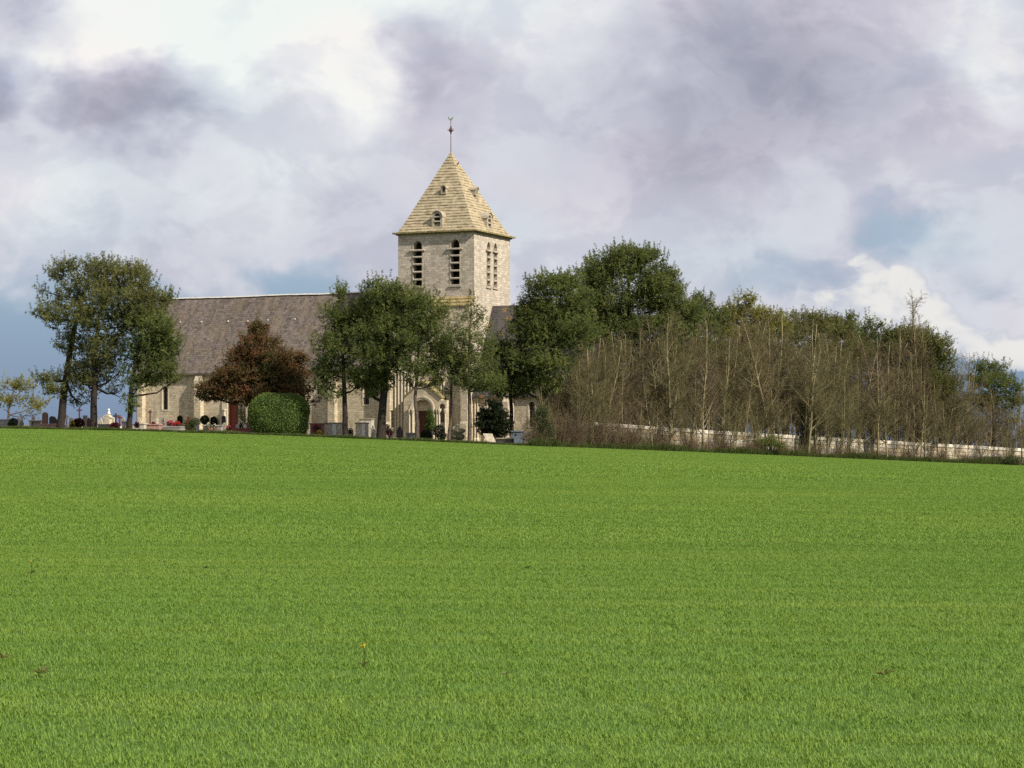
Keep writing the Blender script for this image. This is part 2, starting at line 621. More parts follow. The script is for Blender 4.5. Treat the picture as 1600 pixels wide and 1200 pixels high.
# ------------------------------------------------------------------ church
AN = R(24.7)
EX = Vector((math.cos(AN), -math.sin(AN), 0))      # local x (towards the choir)
NY = Vector((math.sin(AN), math.cos(AN), 0))       # local y (away from the viewer)
KC = P(741, 700, 225)
CC = Vector((KC.x, KC.y, 0)) - EX * 4 + NY * 4
HB = 4.3
church = empty('church', (CC.x, CC.y, HB), -AN, 'old pale stone church with tall square belfry tower, stone spire and long grey roofed nave', 'church')


def lx_at(px, ly):
    r = (px - 800) / F
    return (r * (CC.y + ly * NY.y) - CC.x - ly * NY.x) / (EX.x - r * EX.y)


def lz_at(py, lx, ly):
    Y = CC.y + lx * EX.y + ly * NY.y
    return EYE + (HOR - py) / F * Y - HB


def obox(mb, c, ax, ay, az, mi=0):
    c, ax, ay, az = map(Vector, (c, ax, ay, az))
    p = [c + ax * i + ay * j + az * k for k in (-1, 1) for (i, j) in ((-1, -1), (1, -1), (1, 1), (-1, 1))]
    for q in ((0, 1, 5, 4), (1, 2, 6, 5), (2, 3, 7, 6), (3, 0, 4, 7), (4, 5, 6, 7), (3, 2, 1, 0)):
        mb.quad(*(p[i] for i in q), mi)


def arch_poly(cx, w, z0, z1, rise, seg=5):
    """opening outline: jambs from z0 to spring line, then an arch of given rise up to z1"""
    h = w / 2
    zs = z1 - rise
    pts = [(cx - h, z0), (cx + h, z0), (cx + h, zs)]
    for k in range(1, 2 * seg):
        a = math.pi * k / (2 * seg)
        x = math.cos(a)
        z = math.sin(a)
        if rise > h * 1.05:                       # pointed: steepen the flanks
            z = z ** 0.8 * (1 - 0.0 * abs(x))
            x = math.copysign(abs(x) ** 1.15, x)
        pts.append((cx + h * x, zs + rise * z))
    pts.append((cx - h, zs))
    return pts


def wall_face(mb, f, outer, holes, depth, mi=0, mi_rev=None):
    """wall outline with openings; f(u, z, d) gives the 3-D point, d = depth into the wall"""
    loops = [[Vector((u, z, 0)) for u, z in outer]] + [[Vector((u, z, 0)) for u, z in h] for h in holes]
    flat = [p for l in loops for p in l]
    for tri in geometry.tessellate_polygon(loops):
        pts = [flat[i] for i in tri]
        mb.face([f(p.x, p.y, 0) for p in pts], [(p.x, p.y) for p in pts], mi)
    for h in holes:
        n = len(h)
        for i in range(n):
            (u0, z0), (u1, z1) = h[i], h[(i + 1) % n]
            mb.face([f(u0, z0, 0), f(u1, z1, 0), f(u1, z1, depth), f(u0, z0, depth)],
                    [(u0, z0), (u1, z1), (u1 + depth, z1), (u0 + depth, z0)], mi if mi_rev is None else mi_rev)


def ring(mb, f, inner, outer, proud, mi=0):
    """a flat moulding between two outlines with the same count, standing proud of the wall"""
    n = len(inner)
    for i in range(n):
        j = (i + 1) % n
        a, b, c, d = inner[i], inner[j], outer[j], outer[i]
        mb.face([f(*a, -proud), f(*b, -proud), f(*c, -proud), f(*d, -proud)], [a, b, c, d], mi)
        mb.face([f(*d, -proud), f(*c, -proud), f(*c, 0.02), f(*d, 0.02)], [d, c, c, d], mi)
        mb.face([f(*b, -proud), f(*a, -proud), f(*a, 0.1), f(*b, 0.1)], [b, a, a, b], mi)


def grow(poly, cx, cz, g):
    """outline grown outwards by g"""
    out = []
    n = len(poly)
    for i in range(n):
        p0, p1, p2 = Vector(poly[i - 1]), Vector(poly[i]), Vector(poly[(i + 1) % n])
        e1, e2 = (p1 - p0), (p2 - p1)
        n1 = Vector((e1.y, -e1.x)).normalized()
        n2 = Vector((e2.y, -e2.x)).normalized()
        m = (n1 + n2)
        m = m / max(0.5, m.dot(n1)) if m.length > 1e-6 else n1
        out.append((p1.x + m.x * g, p1.y + m.y * g))
    return out


Sf = lambda u, z, d: Vector((u, -4 + d, z))
Ef = lambda u, z, d: Vector((4 - d, u, z))

zc = lz_at(362.5, 4, -4)            # underside of the tower cornice
zwin0, zwin1, zimp = 18.8 - HB, 23.0 - HB, 22.1 - HB
s_wins = [arch_poly(-1.92, 0.92, zwin0, zwin1, 0.62), arch_poly(2.02, 0.92, zwin0, zwin1, 0.62)]
e_wins = [arch_poly(-0.90, 0.70, zwin0 - 0.05, zwin1 - 0.05, 0.75), arch_poly(0.62, 0.70, zwin0 - 0.05, zwin1 - 0.05, 0.75)]
mb = MB()
wall_face(mb, Sf, [(-4, -1.5), (4, -1.5), (4, zc), (-4, zc)], s_wins, 0.62)
wall_face(mb, Ef, [(-4, -1.5), (4, -1.5), (4, zc), (-4, zc)], e_wins, 0.62)
mb.quad((-4, 4, -1.5), (-4, -4, -1.5), (-4, -4, zc), (-4, 4, zc))
mb.quad((4, 4, -1.5), (-4, 4, -1.5), (-4, 4, zc), (4, 4, zc))
tower = mb.build('tower_wall', M_TOWER, church)
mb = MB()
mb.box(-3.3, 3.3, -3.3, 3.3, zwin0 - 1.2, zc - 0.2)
mb.build('belfry_shade_box', M_BLACK, tower)  # solid dark box added so the gaps between the louvers look shaded
# quoin-like corner strip and a row of putlog stones give the edge its unevenness
cr = random.Random(5)
mb = MB()
for lo, hi, hw in ((zc - 0.02, zc + 0.10, 4.16), (zc + 0.10, zc + 0.24, 4.42)):
    n = 14
    for sx, sy, ax in ((0, -1, 'x'), (1, 0, 'y'), (0, 1, 'x'), (-1, 0, 'y')):
        for k in range(n):
            a0, a1 = -hw + 2 * hw * k / n, -hw + 2 * hw * (k + 1) / n
            j = cr.uniform(-0.025, 0.025)
            if ax == 'x':
                mb.box(a0, a1 - 0.01, *sorted((sy * (hw + j), sy * (hw - 1.0))), lo, hi + cr.uniform(-0.02, 0.02), 0)
            elif True:
                mb.box(*sorted((sx * (hw + j), sx * (hw - 1.0))), max(a0, -hw + 1.001), min(a1 - 0.01, hw - 1.001), lo, hi + cr.uniform(-0.02, 0.02), 0)
mb.build('cornice', M_CORN, church)


def louver(mbx, f, u0, u1, z, out=0.10, th=0.13):
    """a sloping stone slab between the jambs, its outer lip lower than its inner edge"""
    prof = [(-out, z - 0.07), (-out - 0.02, z + 0.03), (-out + 0.06, z + 0.10), (0.46, z + 0.17), (0.46, z + 0.05)]
    a = [f(u0, zz, d) for d, zz in prof]
    b = [f(u1, zz, d) for d, zz in prof]
    n = len(prof)
    for i in range(n):
        j = (i + 1) % n
        mbx.face([a[i], b[i], b[j], a[j]])
    mbx.face(a[::-1])
    mbx.face(b)


LZ = [21.47 - HB, 20.78 - HB, 20.06 - HB, 19.34 - HB]
for (poly, cx, w, f, g) in [(s_wins[0], -1.92, 0.92, Sf, 0.10), (s_wins[1], 2.02, 0.92, Sf, 0.10), (e_wins[0], -0.90, 0.70, Ef, 0.09), (e_wins[1], 0.62, 0.70, Ef, 0.09)]:
    mb = MB()
    ring(mb, f, grow(poly, cx, 0, 0.002), grow(poly, cx, 0, g), 0.035)
    win = mb.build('belfry_window', M_LOUV, church)
    for z in LZ:
        mb = MB()
        louver(mb, f, cx - w / 2 + 0.004, cx + w / 2 - 0.004, z)
        mb.build('louver', M_LOUV, win)
    mb = MB()
    louver(mb, f, cx - w / 2 - (0.34 if f is Sf else 0.24), cx + w / 2 + (0.34 if f is Sf else 0.24), zimp, 0.17)
    mb.build('impost', M_LOUV, win)
    mb = MB()
    for uu in (cx - w / 2 - 0.2,):
        a, b = f(uu, zwin0 - 0.24, -0.12), f(cx + w / 2 + 0.2, zwin0 - 0.10, 0.3)
        mb.box(min(a.x, b.x), max(a.x, b.x), min(a.y, b.y), max(a.y, b.y), a.z, b.z)
    mb.build('sill', M_LOUV, win)

# spire: one part per stepped course of stone
zb = zc + 0.22
za = lz_at(237, 0, 0)
NCOURSE = 28
apx = lx_at(704.5, 0)
spire_root = D.objects.new('spire', None)
link(spire_root, church)


def spire_half(t):
    return 3.98 * (1 - t) + 0.10 * max(0.0, 1 - t / 0.13) ** 2


def spire_ctr(t):
    return apx * t


for i in range(NCOURSE):
    t0, t1 = i / NCOURSE, (i + 1) / NCOURSE
    z0, z1 = zb + (za - zb) * t0, zb + (za - zb) * t1
    h0, h1 = spire_half(t0) + 0.026, max(spire_half(t1) - 0.005, 0.03)
    c0, c1 = spire_ctr(t0), spire_ctr(t1)
    mb = MB()
    rr = random.Random(100 + i)
    n = max(2, int(h0 * 4))
    for s_ in range(4):
        rot = Matrix.Rotation(s_ * math.pi / 2, 3, 'Z')
        jo = [0 if k in (0, n) else rr.uniform(-0.03, 0.03) for k in range(n + 1)]
        jz = [0 if k in (0, n) else rr.uniform(-0.03, 0.03) for k in range(n + 1)]
        for k in range(n):
            q = []
            for kk, (h, z, lip) in ((k, (h0, z0, 0)), (k + 1, (h0, z0, 0)), (k + 1, (h0, z0 + 0.05, 1)), (k, (h0, z0 + 0.05, 1)), (k + 1, (h1, z1, 2)), (k, (h1, z1, 2))):
                u = -h + 2 * h * kk / n
                p = rot @ Vector((u, -h - (jo[kk] if lip < 2 else 0), z + (jz[kk] if lip < 2 else 0)))
                q.append(p + Vector((c0 if lip < 2 else c1, 0, 0)))
            mb.quad(q[0], q[1], q[2], q[3])
            mb.quad(q[3], q[2], q[4], q[5])
            mb.face([rot @ Vector((-h0 + 2 * h0 * k / n, -h0 - jo[k], z0 + jz[k])) + Vector((c0, 0, 0)),
                     rot @ Vector((-h0 * .8 + 1.6 * h0 * k / n, -h0 * .8, z0 - 0.02)) + Vector((c0, 0, 0)),
                     rot @ Vector((-h0 * .8 + 1.6 * h0 * (k + 1) / n, -h0 * .8, z0 - 0.02)) + Vector((c0, 0, 0)),
                     rot @ Vector((-h0 + 2 * h0 * (k + 1) / n, -h0 - jo[k + 1], z0 + jz[k + 1])) + Vector((c0, 0, 0))])
    mb.build('course', M_SPIRE, spire_root)


def to_east(mbx):
    mbx.v = [(-y, x, z) for x, y, z in mbx.v]


def dormer(east, cx, z0, z1, w, front, louvers, oval=False):
    f = lambda u, z, d: Vector((u, -front + d, z))
    outer = arch_poly(cx, w, z0, z1, w * 0.5, 4)
    iw = w * (0.58 if not oval else 0.5)
    inner = arch_poly(cx, iw, z0 + (0.10 if not oval else 0.14), z1 - w * 0.2, iw * 0.5, 4)
    mb = MB()
    wall_face(mb, f, outer, [inner], 0.3)
    n = len(outer)
    dep = 1.6 if not oval else 1.1
    for i in range(n):
        a, b = outer[i], outer[(i + 1) % n]
        mb.face([f(*b, 0), f(*a, 0), f(*a, dep), f(*b, dep)], [(0, a[1]), (0, b[1]), (dep, b[1]), (dep, a[1])])
    hood = grow(outer, cx, 0, 0.07)
    for i in range(2, n - 1):                    # hood mould over the arch
        a, b, c, d = outer[i], outer[i + 1], hood[i + 1], hood[i]
        mb.face([f(*a, -0.10), f(*b, -0.10), f(*c, -0.10), f(*d, -0.10)])
        mb.face([f(*d, -0.10), f(*c, -0.10), f(*c, dep), f(*d, dep)])
        mb.face([f(*b, -0.10), f(*a, -0.10), f(*a, 0.0), f(*b, 0.0)])
    if east:
        to_east(mb)
    d = mb.build('dormer', M_LOUV, church)
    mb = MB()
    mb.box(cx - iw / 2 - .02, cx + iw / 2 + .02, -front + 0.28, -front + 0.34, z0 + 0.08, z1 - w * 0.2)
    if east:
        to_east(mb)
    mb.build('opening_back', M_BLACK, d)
    for z in louvers:
        mb = MB()
        prof = [(-0.02, z - 0.05), (-0.02, z + 0.02), (0.25, z + 0.16), (0.25, z + 0.10)]
        a = [f(cx - iw / 2 + .003, zz, dd) for dd, zz in prof]
        b = [f(cx + iw / 2 - .003, zz, dd) for dd, zz in prof]
        for i in range(4):
            mb.face([a[i], b[i], b[(i + 1) % 4], a[(i + 1) % 4]])
        mb.face(a)
        mb.face(b)
        if east:
            to_east(mb)
        mb.build('louver', M_LOUV, d)


dz0, dz1 = lz_at(355.0, 0, -4), lz_at(329.5, 0, -4)
uz0, uz1 = lz_at(303.5, 0, -2), lz_at(290.5, 0, -2)
for east in (False, True):
    dormer(east, 0.05 if not east else -0.3, dz0, dz1, 1.12, 3.86, [dz0 + 0.55, dz0 + 0.98])
    dormer(east, -0.05 if not east else 0.2, uz0, uz1, 0.56, 2.28, [], True)

# weathervane
mb = MB()
top = lz_at(180, 0, 0)
ax = apx
mb.tube([(ax, 0, za - 0.25), (ax, 0, top - 0.5)], [0.045, 0.028], 6)
vane = mb.build('weathervane', M_IRON, church)
mb = MB()
zk = lz_at(203, 0, 0)
mb.lathe((ax, 0, zk), [(0.02, -0.42), (0.09, -0.34), (0.05, -0.26), (0.16, -0.1), (0.20, 0.0), (0.16, 0.12), (0.06, 0.26), (0.09, 0.32), (0.02, 0.42)], 8)
for k in range(4):
    a = k * math.pi / 2 + 0.4
    mb.tube([(ax + math.cos(a) * 0.08, math.sin(a) * 0.08, zk - 0.12), (ax + math.cos(a) * 0.3, math.sin(a) * 0.3, zk - 0.02), (ax + math.cos(a) * 0.24, math.sin(a) * 0.24, zk + 0.14)], [0.03, 0.028, 0.02], 5)
mb.build('iron_knot', M_IRON, vane)
mb = MB()
rooster = [(-0.02, -0.02), (0.08, 0.02), (0.18, 0.10), (0.20, 0.22), (0.27, 0.27), (0.21, 0.31), (0.15, 0.36), (0.11, 0.24), (0.0, 0.17), (-0.10, 0.20), (-0.20, 0.36), (-0.30, 0.34), (-0.26, 0.18), (-0.16, 0.05)]
mb.prism([(ax + x, top - 0.48 + z) for x, z in rooster], -0.025, 0.025)
mb.build('rooster', M_COPPER, vane)
mb = MB()
hx = lx_at(713.5, -1.0)
hz = lz_at(254, hx, -1.0)
mb.tube([(hx - 0.2, -0.5, hz - 0.15), (hx + 0.05, -0.75, hz - 0.05), (hx + 0.12, -0.75, hz + 0.1)], [0.05, 0.06, 0.03], 5)
mb.build('hook', M_IRON, church)

# lower stage of the tower with stepped weathering on the front
FX0, FX1, FY = lx_at(606, -5.0), 3.98, -5.0
zl1 = lz_at(478, 3, -5)
zl0 = lz_at(462.5, 3, -4)
mb = MB()
portal_c = lx_at(660, -5.0)
mb.quad((FX0, FY, -1.5), (FX1, FY, -1.5), (FX1, FY, zl1), (FX0, FY, zl1))
mb.quad((FX1, FY, -1.5), (FX1, -4, -1.5), (FX1, -4, zl1), (FX1, FY, zl1))
mb.quad((FX0, -3.9, -1.5), (FX0, FY, -1.5), (FX0, FY, zl1), (FX0, -3.9, zl1))
mb.build('tower_base_wall', M_WALL, church)
for k in range(3):
    mb = MB()
    y0, y1 = FY - 0.10 + k * 0.36, FY + 0.30 + k * 0.36
    a0 = zl1 + (zl0 - zl1) * k / 3
    a1 = zl1 + (zl0 - zl1) * (k + 1) / 3
    x0, x1 = FX0 - 0.05, FX1 + 0.03 - 0.01 * k
    n = 12
    for i in range(n):
        xa, xb = x0 + (x1 - x0) * i / n, x0 + (x1 - x0) * (i + 1) / n - 0.012
        mb.prism([(y0, a0 - 0.02), (y1 + .25, a0 - 0.02), (y1 + .25, a1 + 0.03), (y1 - 0.05, a1 - 0.02), (y0, a0 + 0.10)], xa, xb)
    mb.v = [(y, x, z) for x, y, z in mb.v]
    mb.build('weathering_course', M_LICHEN, church)

# nave
NX0, NX1, NYS = lx_at(213, -5.0), FX0 - 0.001, -5.0
ze = 11.3 - HB
zr = 18.5 - HB
nw = []
for pxc, wpx in ((258.2, 9.5), (436, 9.5), (572.5, 9.5)):
    u0, u1 = lx_at(pxc - wpx / 2, -5), lx_at(pxc + wpx / 2, -5)
    cx = (u0 + u1) / 2
    nw.append((cx, 0.62, lz_at(640, cx, -5), lz_at(603, cx, -5)))
nw[2] = (nw[2][0], 0.62, lz_at(632, nw[2][0], -5), lz_at(598, nw[2][0], -5))
Nf = lambda u, z, d: Vector((u, NYS + d, z))
npoly = [arch_poly(c, w, a, b, w * 0.5) for c, w, a, b in nw]
dcx = (lx_at(356, -5) + lx_at(373, -5)) / 2
dw = lx_at(373, -5) - lx_at(356, -5)
dbase = gz(CC.x + EX.x * dcx + NY.x * -5, CC.y + EX.y * dcx + NY.y * -5) - HB
dpoly = arch_poly(dcx, dw, dbase + 0.05, lz_at(622, dcx, -5), dw / 2)
mb = MB()
wall_face(mb, Nf, [(NX0, -1.5), (NX1, -1.5), (NX1, ze), (NX0, ze)], npoly + [dpoly], 0.55)
mb.quad((NX0, 5, -1.5), (NX0, -5, -1.5), (NX0, -5, ze), (NX0, 5, ze))
mb.face([(NX0, 5, ze), (NX0, -5, ze), (NX0, 0, zr)], [(5, ze), (-5, ze), (0, zr)])
mb.quad((NX1, 5, -1.5), (NX0, 5, -1.5), (NX0, 5, ze), (NX1, 5, ze))
mb.build('nave_wall', M_WALL, church)
for (c, w, a, b), pl in zip(nw, npoly):
    mb = MB()
    ring(mb, Nf, grow(pl, c, 0, 0.002), grow(pl, c, 0, 0.13), 0.03)
    wn = mb.build('nave_window', M_DRESS, church)
    mb = MB()
    mb.box(c - w / 2 - .02, c + w / 2 + .02, NYS + 0.42, NYS + 0.46, a - .02, b)
    for k in range(6):
        z = a + (b - a) * (k + 0.5) / 6
        mb.box(c - w / 2, c + w / 2, NYS + 0.40, NYS + 0.417, z, z + 0.02)
    mb.build('pane', M_GLASS, wn)
# side doorway with red door
mb = MB()
ring(mb, Nf, grow(dpoly, dcx, 0, 0.002), grow(dpoly, dcx, 0, 0.62), 0.10)
pt = mb.build('side_doorway', M_DRESS, church)
mb = MB()
for k in range(5):
    x0 = dcx - dw / 2 + dw * k / 5
    mb.box(x0 + 0.006, x0 + dw / 5 - 0.006, NYS + 0.34, NYS + 0.40, dbase + .02, lz_at(622, dcx, -5))
mb.build('door', M_DOOR, pt)
for s_ in (-1, 1):
    mb = MB()
    xx = dcx + s_ * (dw / 2 + 0.28)
    mb.lathe((xx, NYS - 0.16, 0), [(0.18, dbase), (0.18, dbase + 0.2), (0.11, dbase + 0.26), (0.11, dbase + 1.85), (0.2, dbase + 2.05), (0.2, dbase + 2.15)], 10)
    mb.build('column', M_DRESS, pt)

# nave roof slab with thickness and overhang
ov = 0.38
sl = (zr - ze) / 5.0
yo = -5 - ov
zo = ze - ov * sl
RX0, RX1 = NX0 - 0.25, -3.995
mb = MB()
NS = 40
rj = random.Random(3)
sag = [0.05 * math.sin(i * 0.42) + rj.uniform(-0.02, 0.02) for i in range(NS + 1)]
for i in range(NS):
    xa, xb = RX0 + (RX1 - RX0) * i / NS, RX0 + (RX1 - RX0) * (i + 1) / NS
    za_, zb_ = zr + 0.16 + sag[i] * .5, zr + 0.16 + sag[i + 1] * .5
    ea, eb = zo + 0.16 + sag[i], zo + 0.16 + sag[i + 1]
    mid = 0.5
    ym = yo * mid
    ma, mb_ = (za_ + ea) / 2 - 0.06 + sag[i], (zb_ + eb) / 2 - 0.06 + sag[i + 1]
    mb.quad((xa, ym, ma), (xb, ym, mb_), (xb, 0, zb_), (xa, 0, za_))
    mb.quad((xa, yo, ea), (xb, yo, eb), (xb, ym, mb_), (xa, ym, ma))
    mb.quad((xa, yo, ea - 0.15), (xb, yo, eb - 0.15), (xb, yo, eb), (xa, yo, ea))
    mb.quad((xb, -yo, eb), (xa, -yo, ea), (xa, 0, za_), (xb, 0, zb_))
mb.face([(RX0, yo, zo), (RX0, 0, zr - 0.02), (RX0, 0, zr + 0.16), (RX0, yo, zo + 0.16)])
mb.face([(RX0, -yo, zo), (RX0, 0, zr - 0.02), (RX0, 0, zr + 0.16), (RX0, -yo, zo + 0.16)])
mb.quad((RX0, yo, zo + 0.01), (RX0, -5.0, zo + 0.01), (RX1, -5.0, zo + 0.01), (RX1, yo, zo + 0.01))
nroof = mb.build('nave_roof', M_ROOF, church)
M_WHITE = noisy('white_mortar', [(0.3, (0.40, 0.38, 0.34)), (0.7, (0.66, 0.63, 0.58))], 4.0)
mb = MB()
for i in range(NS):
    xa, xb = RX0 + (RX1 - RX0) * i / NS, RX0 + (RX1 - RX0) * (i + 1) / NS
    z0 = zr + 0.12 + sag[i] * .5
    mb.prism([(-0.17, z0), (0.17, z0), (0.09, z0 + 0.12), (-0.09, z0 + 0.12)], xa + 0.01, xb)
mb.v = [(y, x, z) for x, y, z in mb.v]
mb.build('ridge_capping', M_WHITE, nroof)
for pxv, pyv in ((282, 503.5), (315, 503), (356.5, 502), (387.5, 501.8), (419, 500.2), (461, 498.7)):
    # small white roof vents, found where the sight line meets the slope
    best = None
    for k in range(200):
        y = -5.0 + 5.0 * k / 200
        x = lx_at(pxv, y)
        z = lz_at(pyv, x, y)
        d = abs(z - (zr + 0.14 + y * sl))
        if best is None or d < best[0]:
            best = (d, x, y, z)
    _, x, y, z = best
    mb = MB()
    mb.prism([(x - 0.06, z - 0.05), (x + 0.06, z - 0.05), (x + 0.05, z + 0.05), (x, z + 0.08), (x - 0.05, z + 0.05)], y - 0.12, y + 0.15)
    mb.build('roof_vent', M_WHITE, nroof)
# eaves table
mb = MB()
k = NX0
while k < NX1 - 0.3:
    mb.box(k, min(k + 0.78, NX1), NYS - 0.16, NYS + 0.05, ze - 0.30, ze - 0.08, 0, 0.008, cr)
    k += 0.80
mb.build('eaves_table', M_MOSS, church)


def buttress(px0, px1, ywall, proj, ztop_py, name='buttress', mat=None):
    u0, u1 = lx_at(px0, ywall - proj), lx_at(px1, ywall - proj)
    zt = lz_at(ztop_py, u0, ywall)
    mb = MB()
    mb.prism([(ywall - proj - 0.15, -1.5), (ywall + 0.05, -1.5), (ywall + 0.05, zt), (ywall - 0.10, zt), (ywall - proj, zt - proj * 1.3),
              (ywall - proj, 1.6), (ywall - proj - 0.15, 1.4)], u0, u1)
    mb.v = [(y, x, z) for x, y, z in mb.v]
    for i in range(len(mb.uv)):
        pass
    mb.build(name, mat or M_WALL, church)


for p0, p1 in ((214, 222), (303, 313), (384, 394), (512, 522.5)):
    buttress(p0, p1, NYS, 0.62, 582)
buttress(598, 609, FY, 0.7, 575)
buttress(719.5, 730, FY, 0.85, 560)

# slender shafts on the front of the tower base (blind arcade)
sh = [(612.5, 596), (617.5, 583), (622.5, 580), (627.5, 579), (632.5, 580), (637.5, 584), (642.5, 590), (646, 596), (684.5, 590), (689, 588), (693, 590)]
for i, (px, ptop) in enumerate(sh):
    x = lx_at(px, FY - 0.1)
    zt = lz_at(ptop, x, FY)
    mb = MB()
    b0 = -0.4
    mb.lathe((x, FY - 0.06, 0), [(0.14, b0), (0.14, b0 + 0.9), (0.075, b0 + 1.0), (0.075, zt - 0.3), (0.14, zt - 0.12), (0.15, zt)], 8)
    mb.build('shaft', M_DRESS, church)
mb = MB()
xa, xb = lx_at(609, FY), lx_at(648, FY)
mb.box(xa, xb, FY - 0.14, FY + 0.05, lz_at(578, xa, FY), lz_at(574, xa, FY))
mb.build('string_course', M_DRESS, church)

# portal with gabled hood
PYF = FY - 0.9
pc = lx_at(660, PYF)
zsp = lz_at(640, pc, PYF)
zg = lz_at(597, pc, PYF)
zsh = lz_at(622, pc, PYF)
pb = -1.0
hw = 1.95
Pf = lambda u, z, d: Vector((u, PYF + d, z))
arch = arch_poly(pc, 1.92, pb + 0.02, zsp + 0.96, 0.96, 6)
niche = arch_poly(lx_at(691, PYF), 0.62, zsp - 1.2, zsp + 0.55, 0.31, 4)
nxr = lx_at(698, PYF)
mb = MB()
wall_face(mb, Pf, [(pc - hw, pb), (nxr, pb), (nxr, zsp + 0.85), (pc + hw, zsp + 0.85), (pc + hw * 0.98, zsh), (pc, zg), (pc - hw, zsh)], [arch, niche], 0.55)
o_ = [(pc - hw, pb), (nxr, pb), (nxr, zsp + 0.85), (pc + hw, zsp + 0.85), (pc + hw * 0.98, zsh), (pc, zg), (pc - hw, zsh)]
for i in range(len(o_)):
    a, b = o_[i], o_[(i + 1) % len(o_)]
    mb.face([Pf(*b, 0), Pf(*a, 0), Pf(*a, 0.92), Pf(*b, 0.92)], [(0, b[1]), (0, a[1]), (.9, a[1]), (.9, b[1])])
portal = mb.build('portal', M_WALL, church)
mb = MB()
for s_ in (-1, 1):
    a, b = Vector((pc, zg)), Vector((pc + s_ * hw * 1.04, zsh - 0.06))
    n_ = Vector((b.y - a.y, a.x - b.x)).normalized() * (0.14 if s_ < 0 else -0.14)
    q = [(a.x, a.y + 0.02), (b.x, b.y + 0.02), (b.x - n_.x * 0 , b.y + 0.2), (a.x, a.y + 0.2)]
    mb.prism(q if s_ > 0 else q[::-1], PYF - 0.12, PYF + 0.92)
mb.build('gable_coping', M_CORN, portal)
for k, (g0, g1, pr) in enumerate(((0.004, 0.16, 0.04), (0.17, 0.33, 0.09))):
    mb = MB()
    inn, out_ = grow(arch, pc, 0, g0), grow(arch, pc, 0, g1)
    n = len(inn)
    ii, oo = inn[2:], out_[2:]
    for i in range(len(ii) - 1):
        a, b, c, d = ii[i], ii[i + 1], oo[i + 1], oo[i]
        mb.face([Pf(*a, -pr), Pf(*b, -pr), Pf(*c, -pr), Pf(*d, -pr)], [a, b, c, d])
        mb.face([Pf(*d, -pr), Pf(*c, -pr), Pf(*c, 0.01), Pf(*d, 0.01)])
        mb.face([Pf(*b, -pr), Pf(*a, -pr), Pf(*a, 0.05), Pf(*b, 0.05)])
    mb.build('archivolt', M_DRESS, portal)
mb = MB()
mb.prism([(x, z) for x, z in arch_poly(pc, 1.96, zsp - 0.1, zsp + 0.98, 0.98, 6)], PYF + 0.45, PYF + 0.55)
mb.build('tympanum', M_WALL, portal)
mb = MB()
for k in range(6):
    x0 = pc - 0.96 + 1.92 * k / 6
    mb.box(x0 + 0.006, x0 + 0.314, PYF + 0.44, PYF + 0.50, pb, zsp - 0.12)
mb.build('door', noisy('dark_oak', [(0.3, (0.05, 0.022, 0.014)), (0.7, (0.10, 0.045, 0.028))], 6.0), portal)
mb = MB()
mb.box(lx_at(691, PYF) - 0.33, lx_at(691, PYF) + 0.33, PYF + 0.5, PYF + 0.56, zsp - 1.25, zsp + 0.6)
mb.build('niche_back', M_WALL, portal)
for px in (640, 645, 678, 683, 686.5, 696):
    x = lx_at(px, PYF - 0.1)
    mb = MB()
    mb.lathe((x, PYF - 0.10, 0), [(0.17, pb), (0.17, pb + 0.7), (0.09, pb + 0.8), (0.09, zsp - 0.42), (0.13, zsp - 0.3), (0.21, zsp - 0.04), (0.22, zsp + 0.06)], 8)
    mb.build('column', M_DRESS, portal)

# choir
CX1, CYW = 15.5, 4.2
czr, cze = 16.8 - HB, 8.7 - HB
Cf = lambda u, z, d: Vector((u, -CYW + d, z))
cw = [arch_poly(c, 0.6, cze - 3.3, cze - 1.0, 0.3) for c in (6.6, 10.0, 13.4)]
mb = MB()
wall_face(mb, Cf, [(4.002, -2.5), (CX1, -2.5), (CX1, cze), (4.002, cze)], cw, 0.5)
mb.quad((CX1, -CYW, -2.5), (CX1, CYW, -2.5), (CX1, CYW, cze), (CX1, -CYW, cze))
mb.face([(CX1, -CYW, cze), (CX1, CYW, cze), (CX1, 0, czr)], [(-4, cze), (4, cze), (0, czr)])
mb.quad((CX1, CYW, -2.5), (4.002, CYW, -2.5), (4.002, CYW, cze), (CX1, CYW, cze))
mb.build('choir_wall', M_WALL, church)
for pl in cw:
    mb = MB()
    cxx = (pl[0][0] + pl[1][0]) / 2
    ring(mb, Cf, grow(pl, 0, 0, 0.002), grow(pl, 0, 0, 0.14), 0.03)
    wn = mb.build('choir_window', M_DRESS, church)
    mb = MB()
    mb.box(cxx - 0.32, cxx + 0.32, -CYW + 0.4, -CYW + 0.44, cze - 3.4, cze - 0.9)
    mb.build('pane', M_GLASS, wn)
mb = MB()
csl = (czr - cze) / CYW
yo = -CYW - 0.3
zo = cze - 0.3 * csl
for i in range(20):
    xa, xb = 4.004 + (CX1 + 0.25 - 4) * i / 20, 4.004 + (CX1 + 0.25 - 4) * (i + 1) / 20
    mb.quad((xa, yo, zo + 0.16), (xb, yo, zo + 0.16), (xb, 0, czr + 0.16), (xa, 0, czr + 0.16))
    mb.quad((xb, -yo, zo + 0.16), (xa, -yo, zo + 0.16), (xa, 0, czr + 0.16), (xb, 0, czr + 0.16))
    mb.quad((xa, yo, zo), (xb, yo, zo), (xb, yo, zo + 0.16), (xa, yo, zo + 0.16))
xe = CX1 + 0.25
mb.face([(xe, yo, zo), (xe, 0, czr - 0.02), (xe, 0, czr + 0.16), (xe, yo, zo + 0.16)])
mb.face([(xe, -yo, zo), (xe, 0, czr - 0.02), (xe, 0, czr + 0.16), (xe, -yo, zo + 0.16)])
mb.build('choir_roof', M_ROOF2, church)
mb = MB()
zs_ = lz_at(621, 9, -CYW)
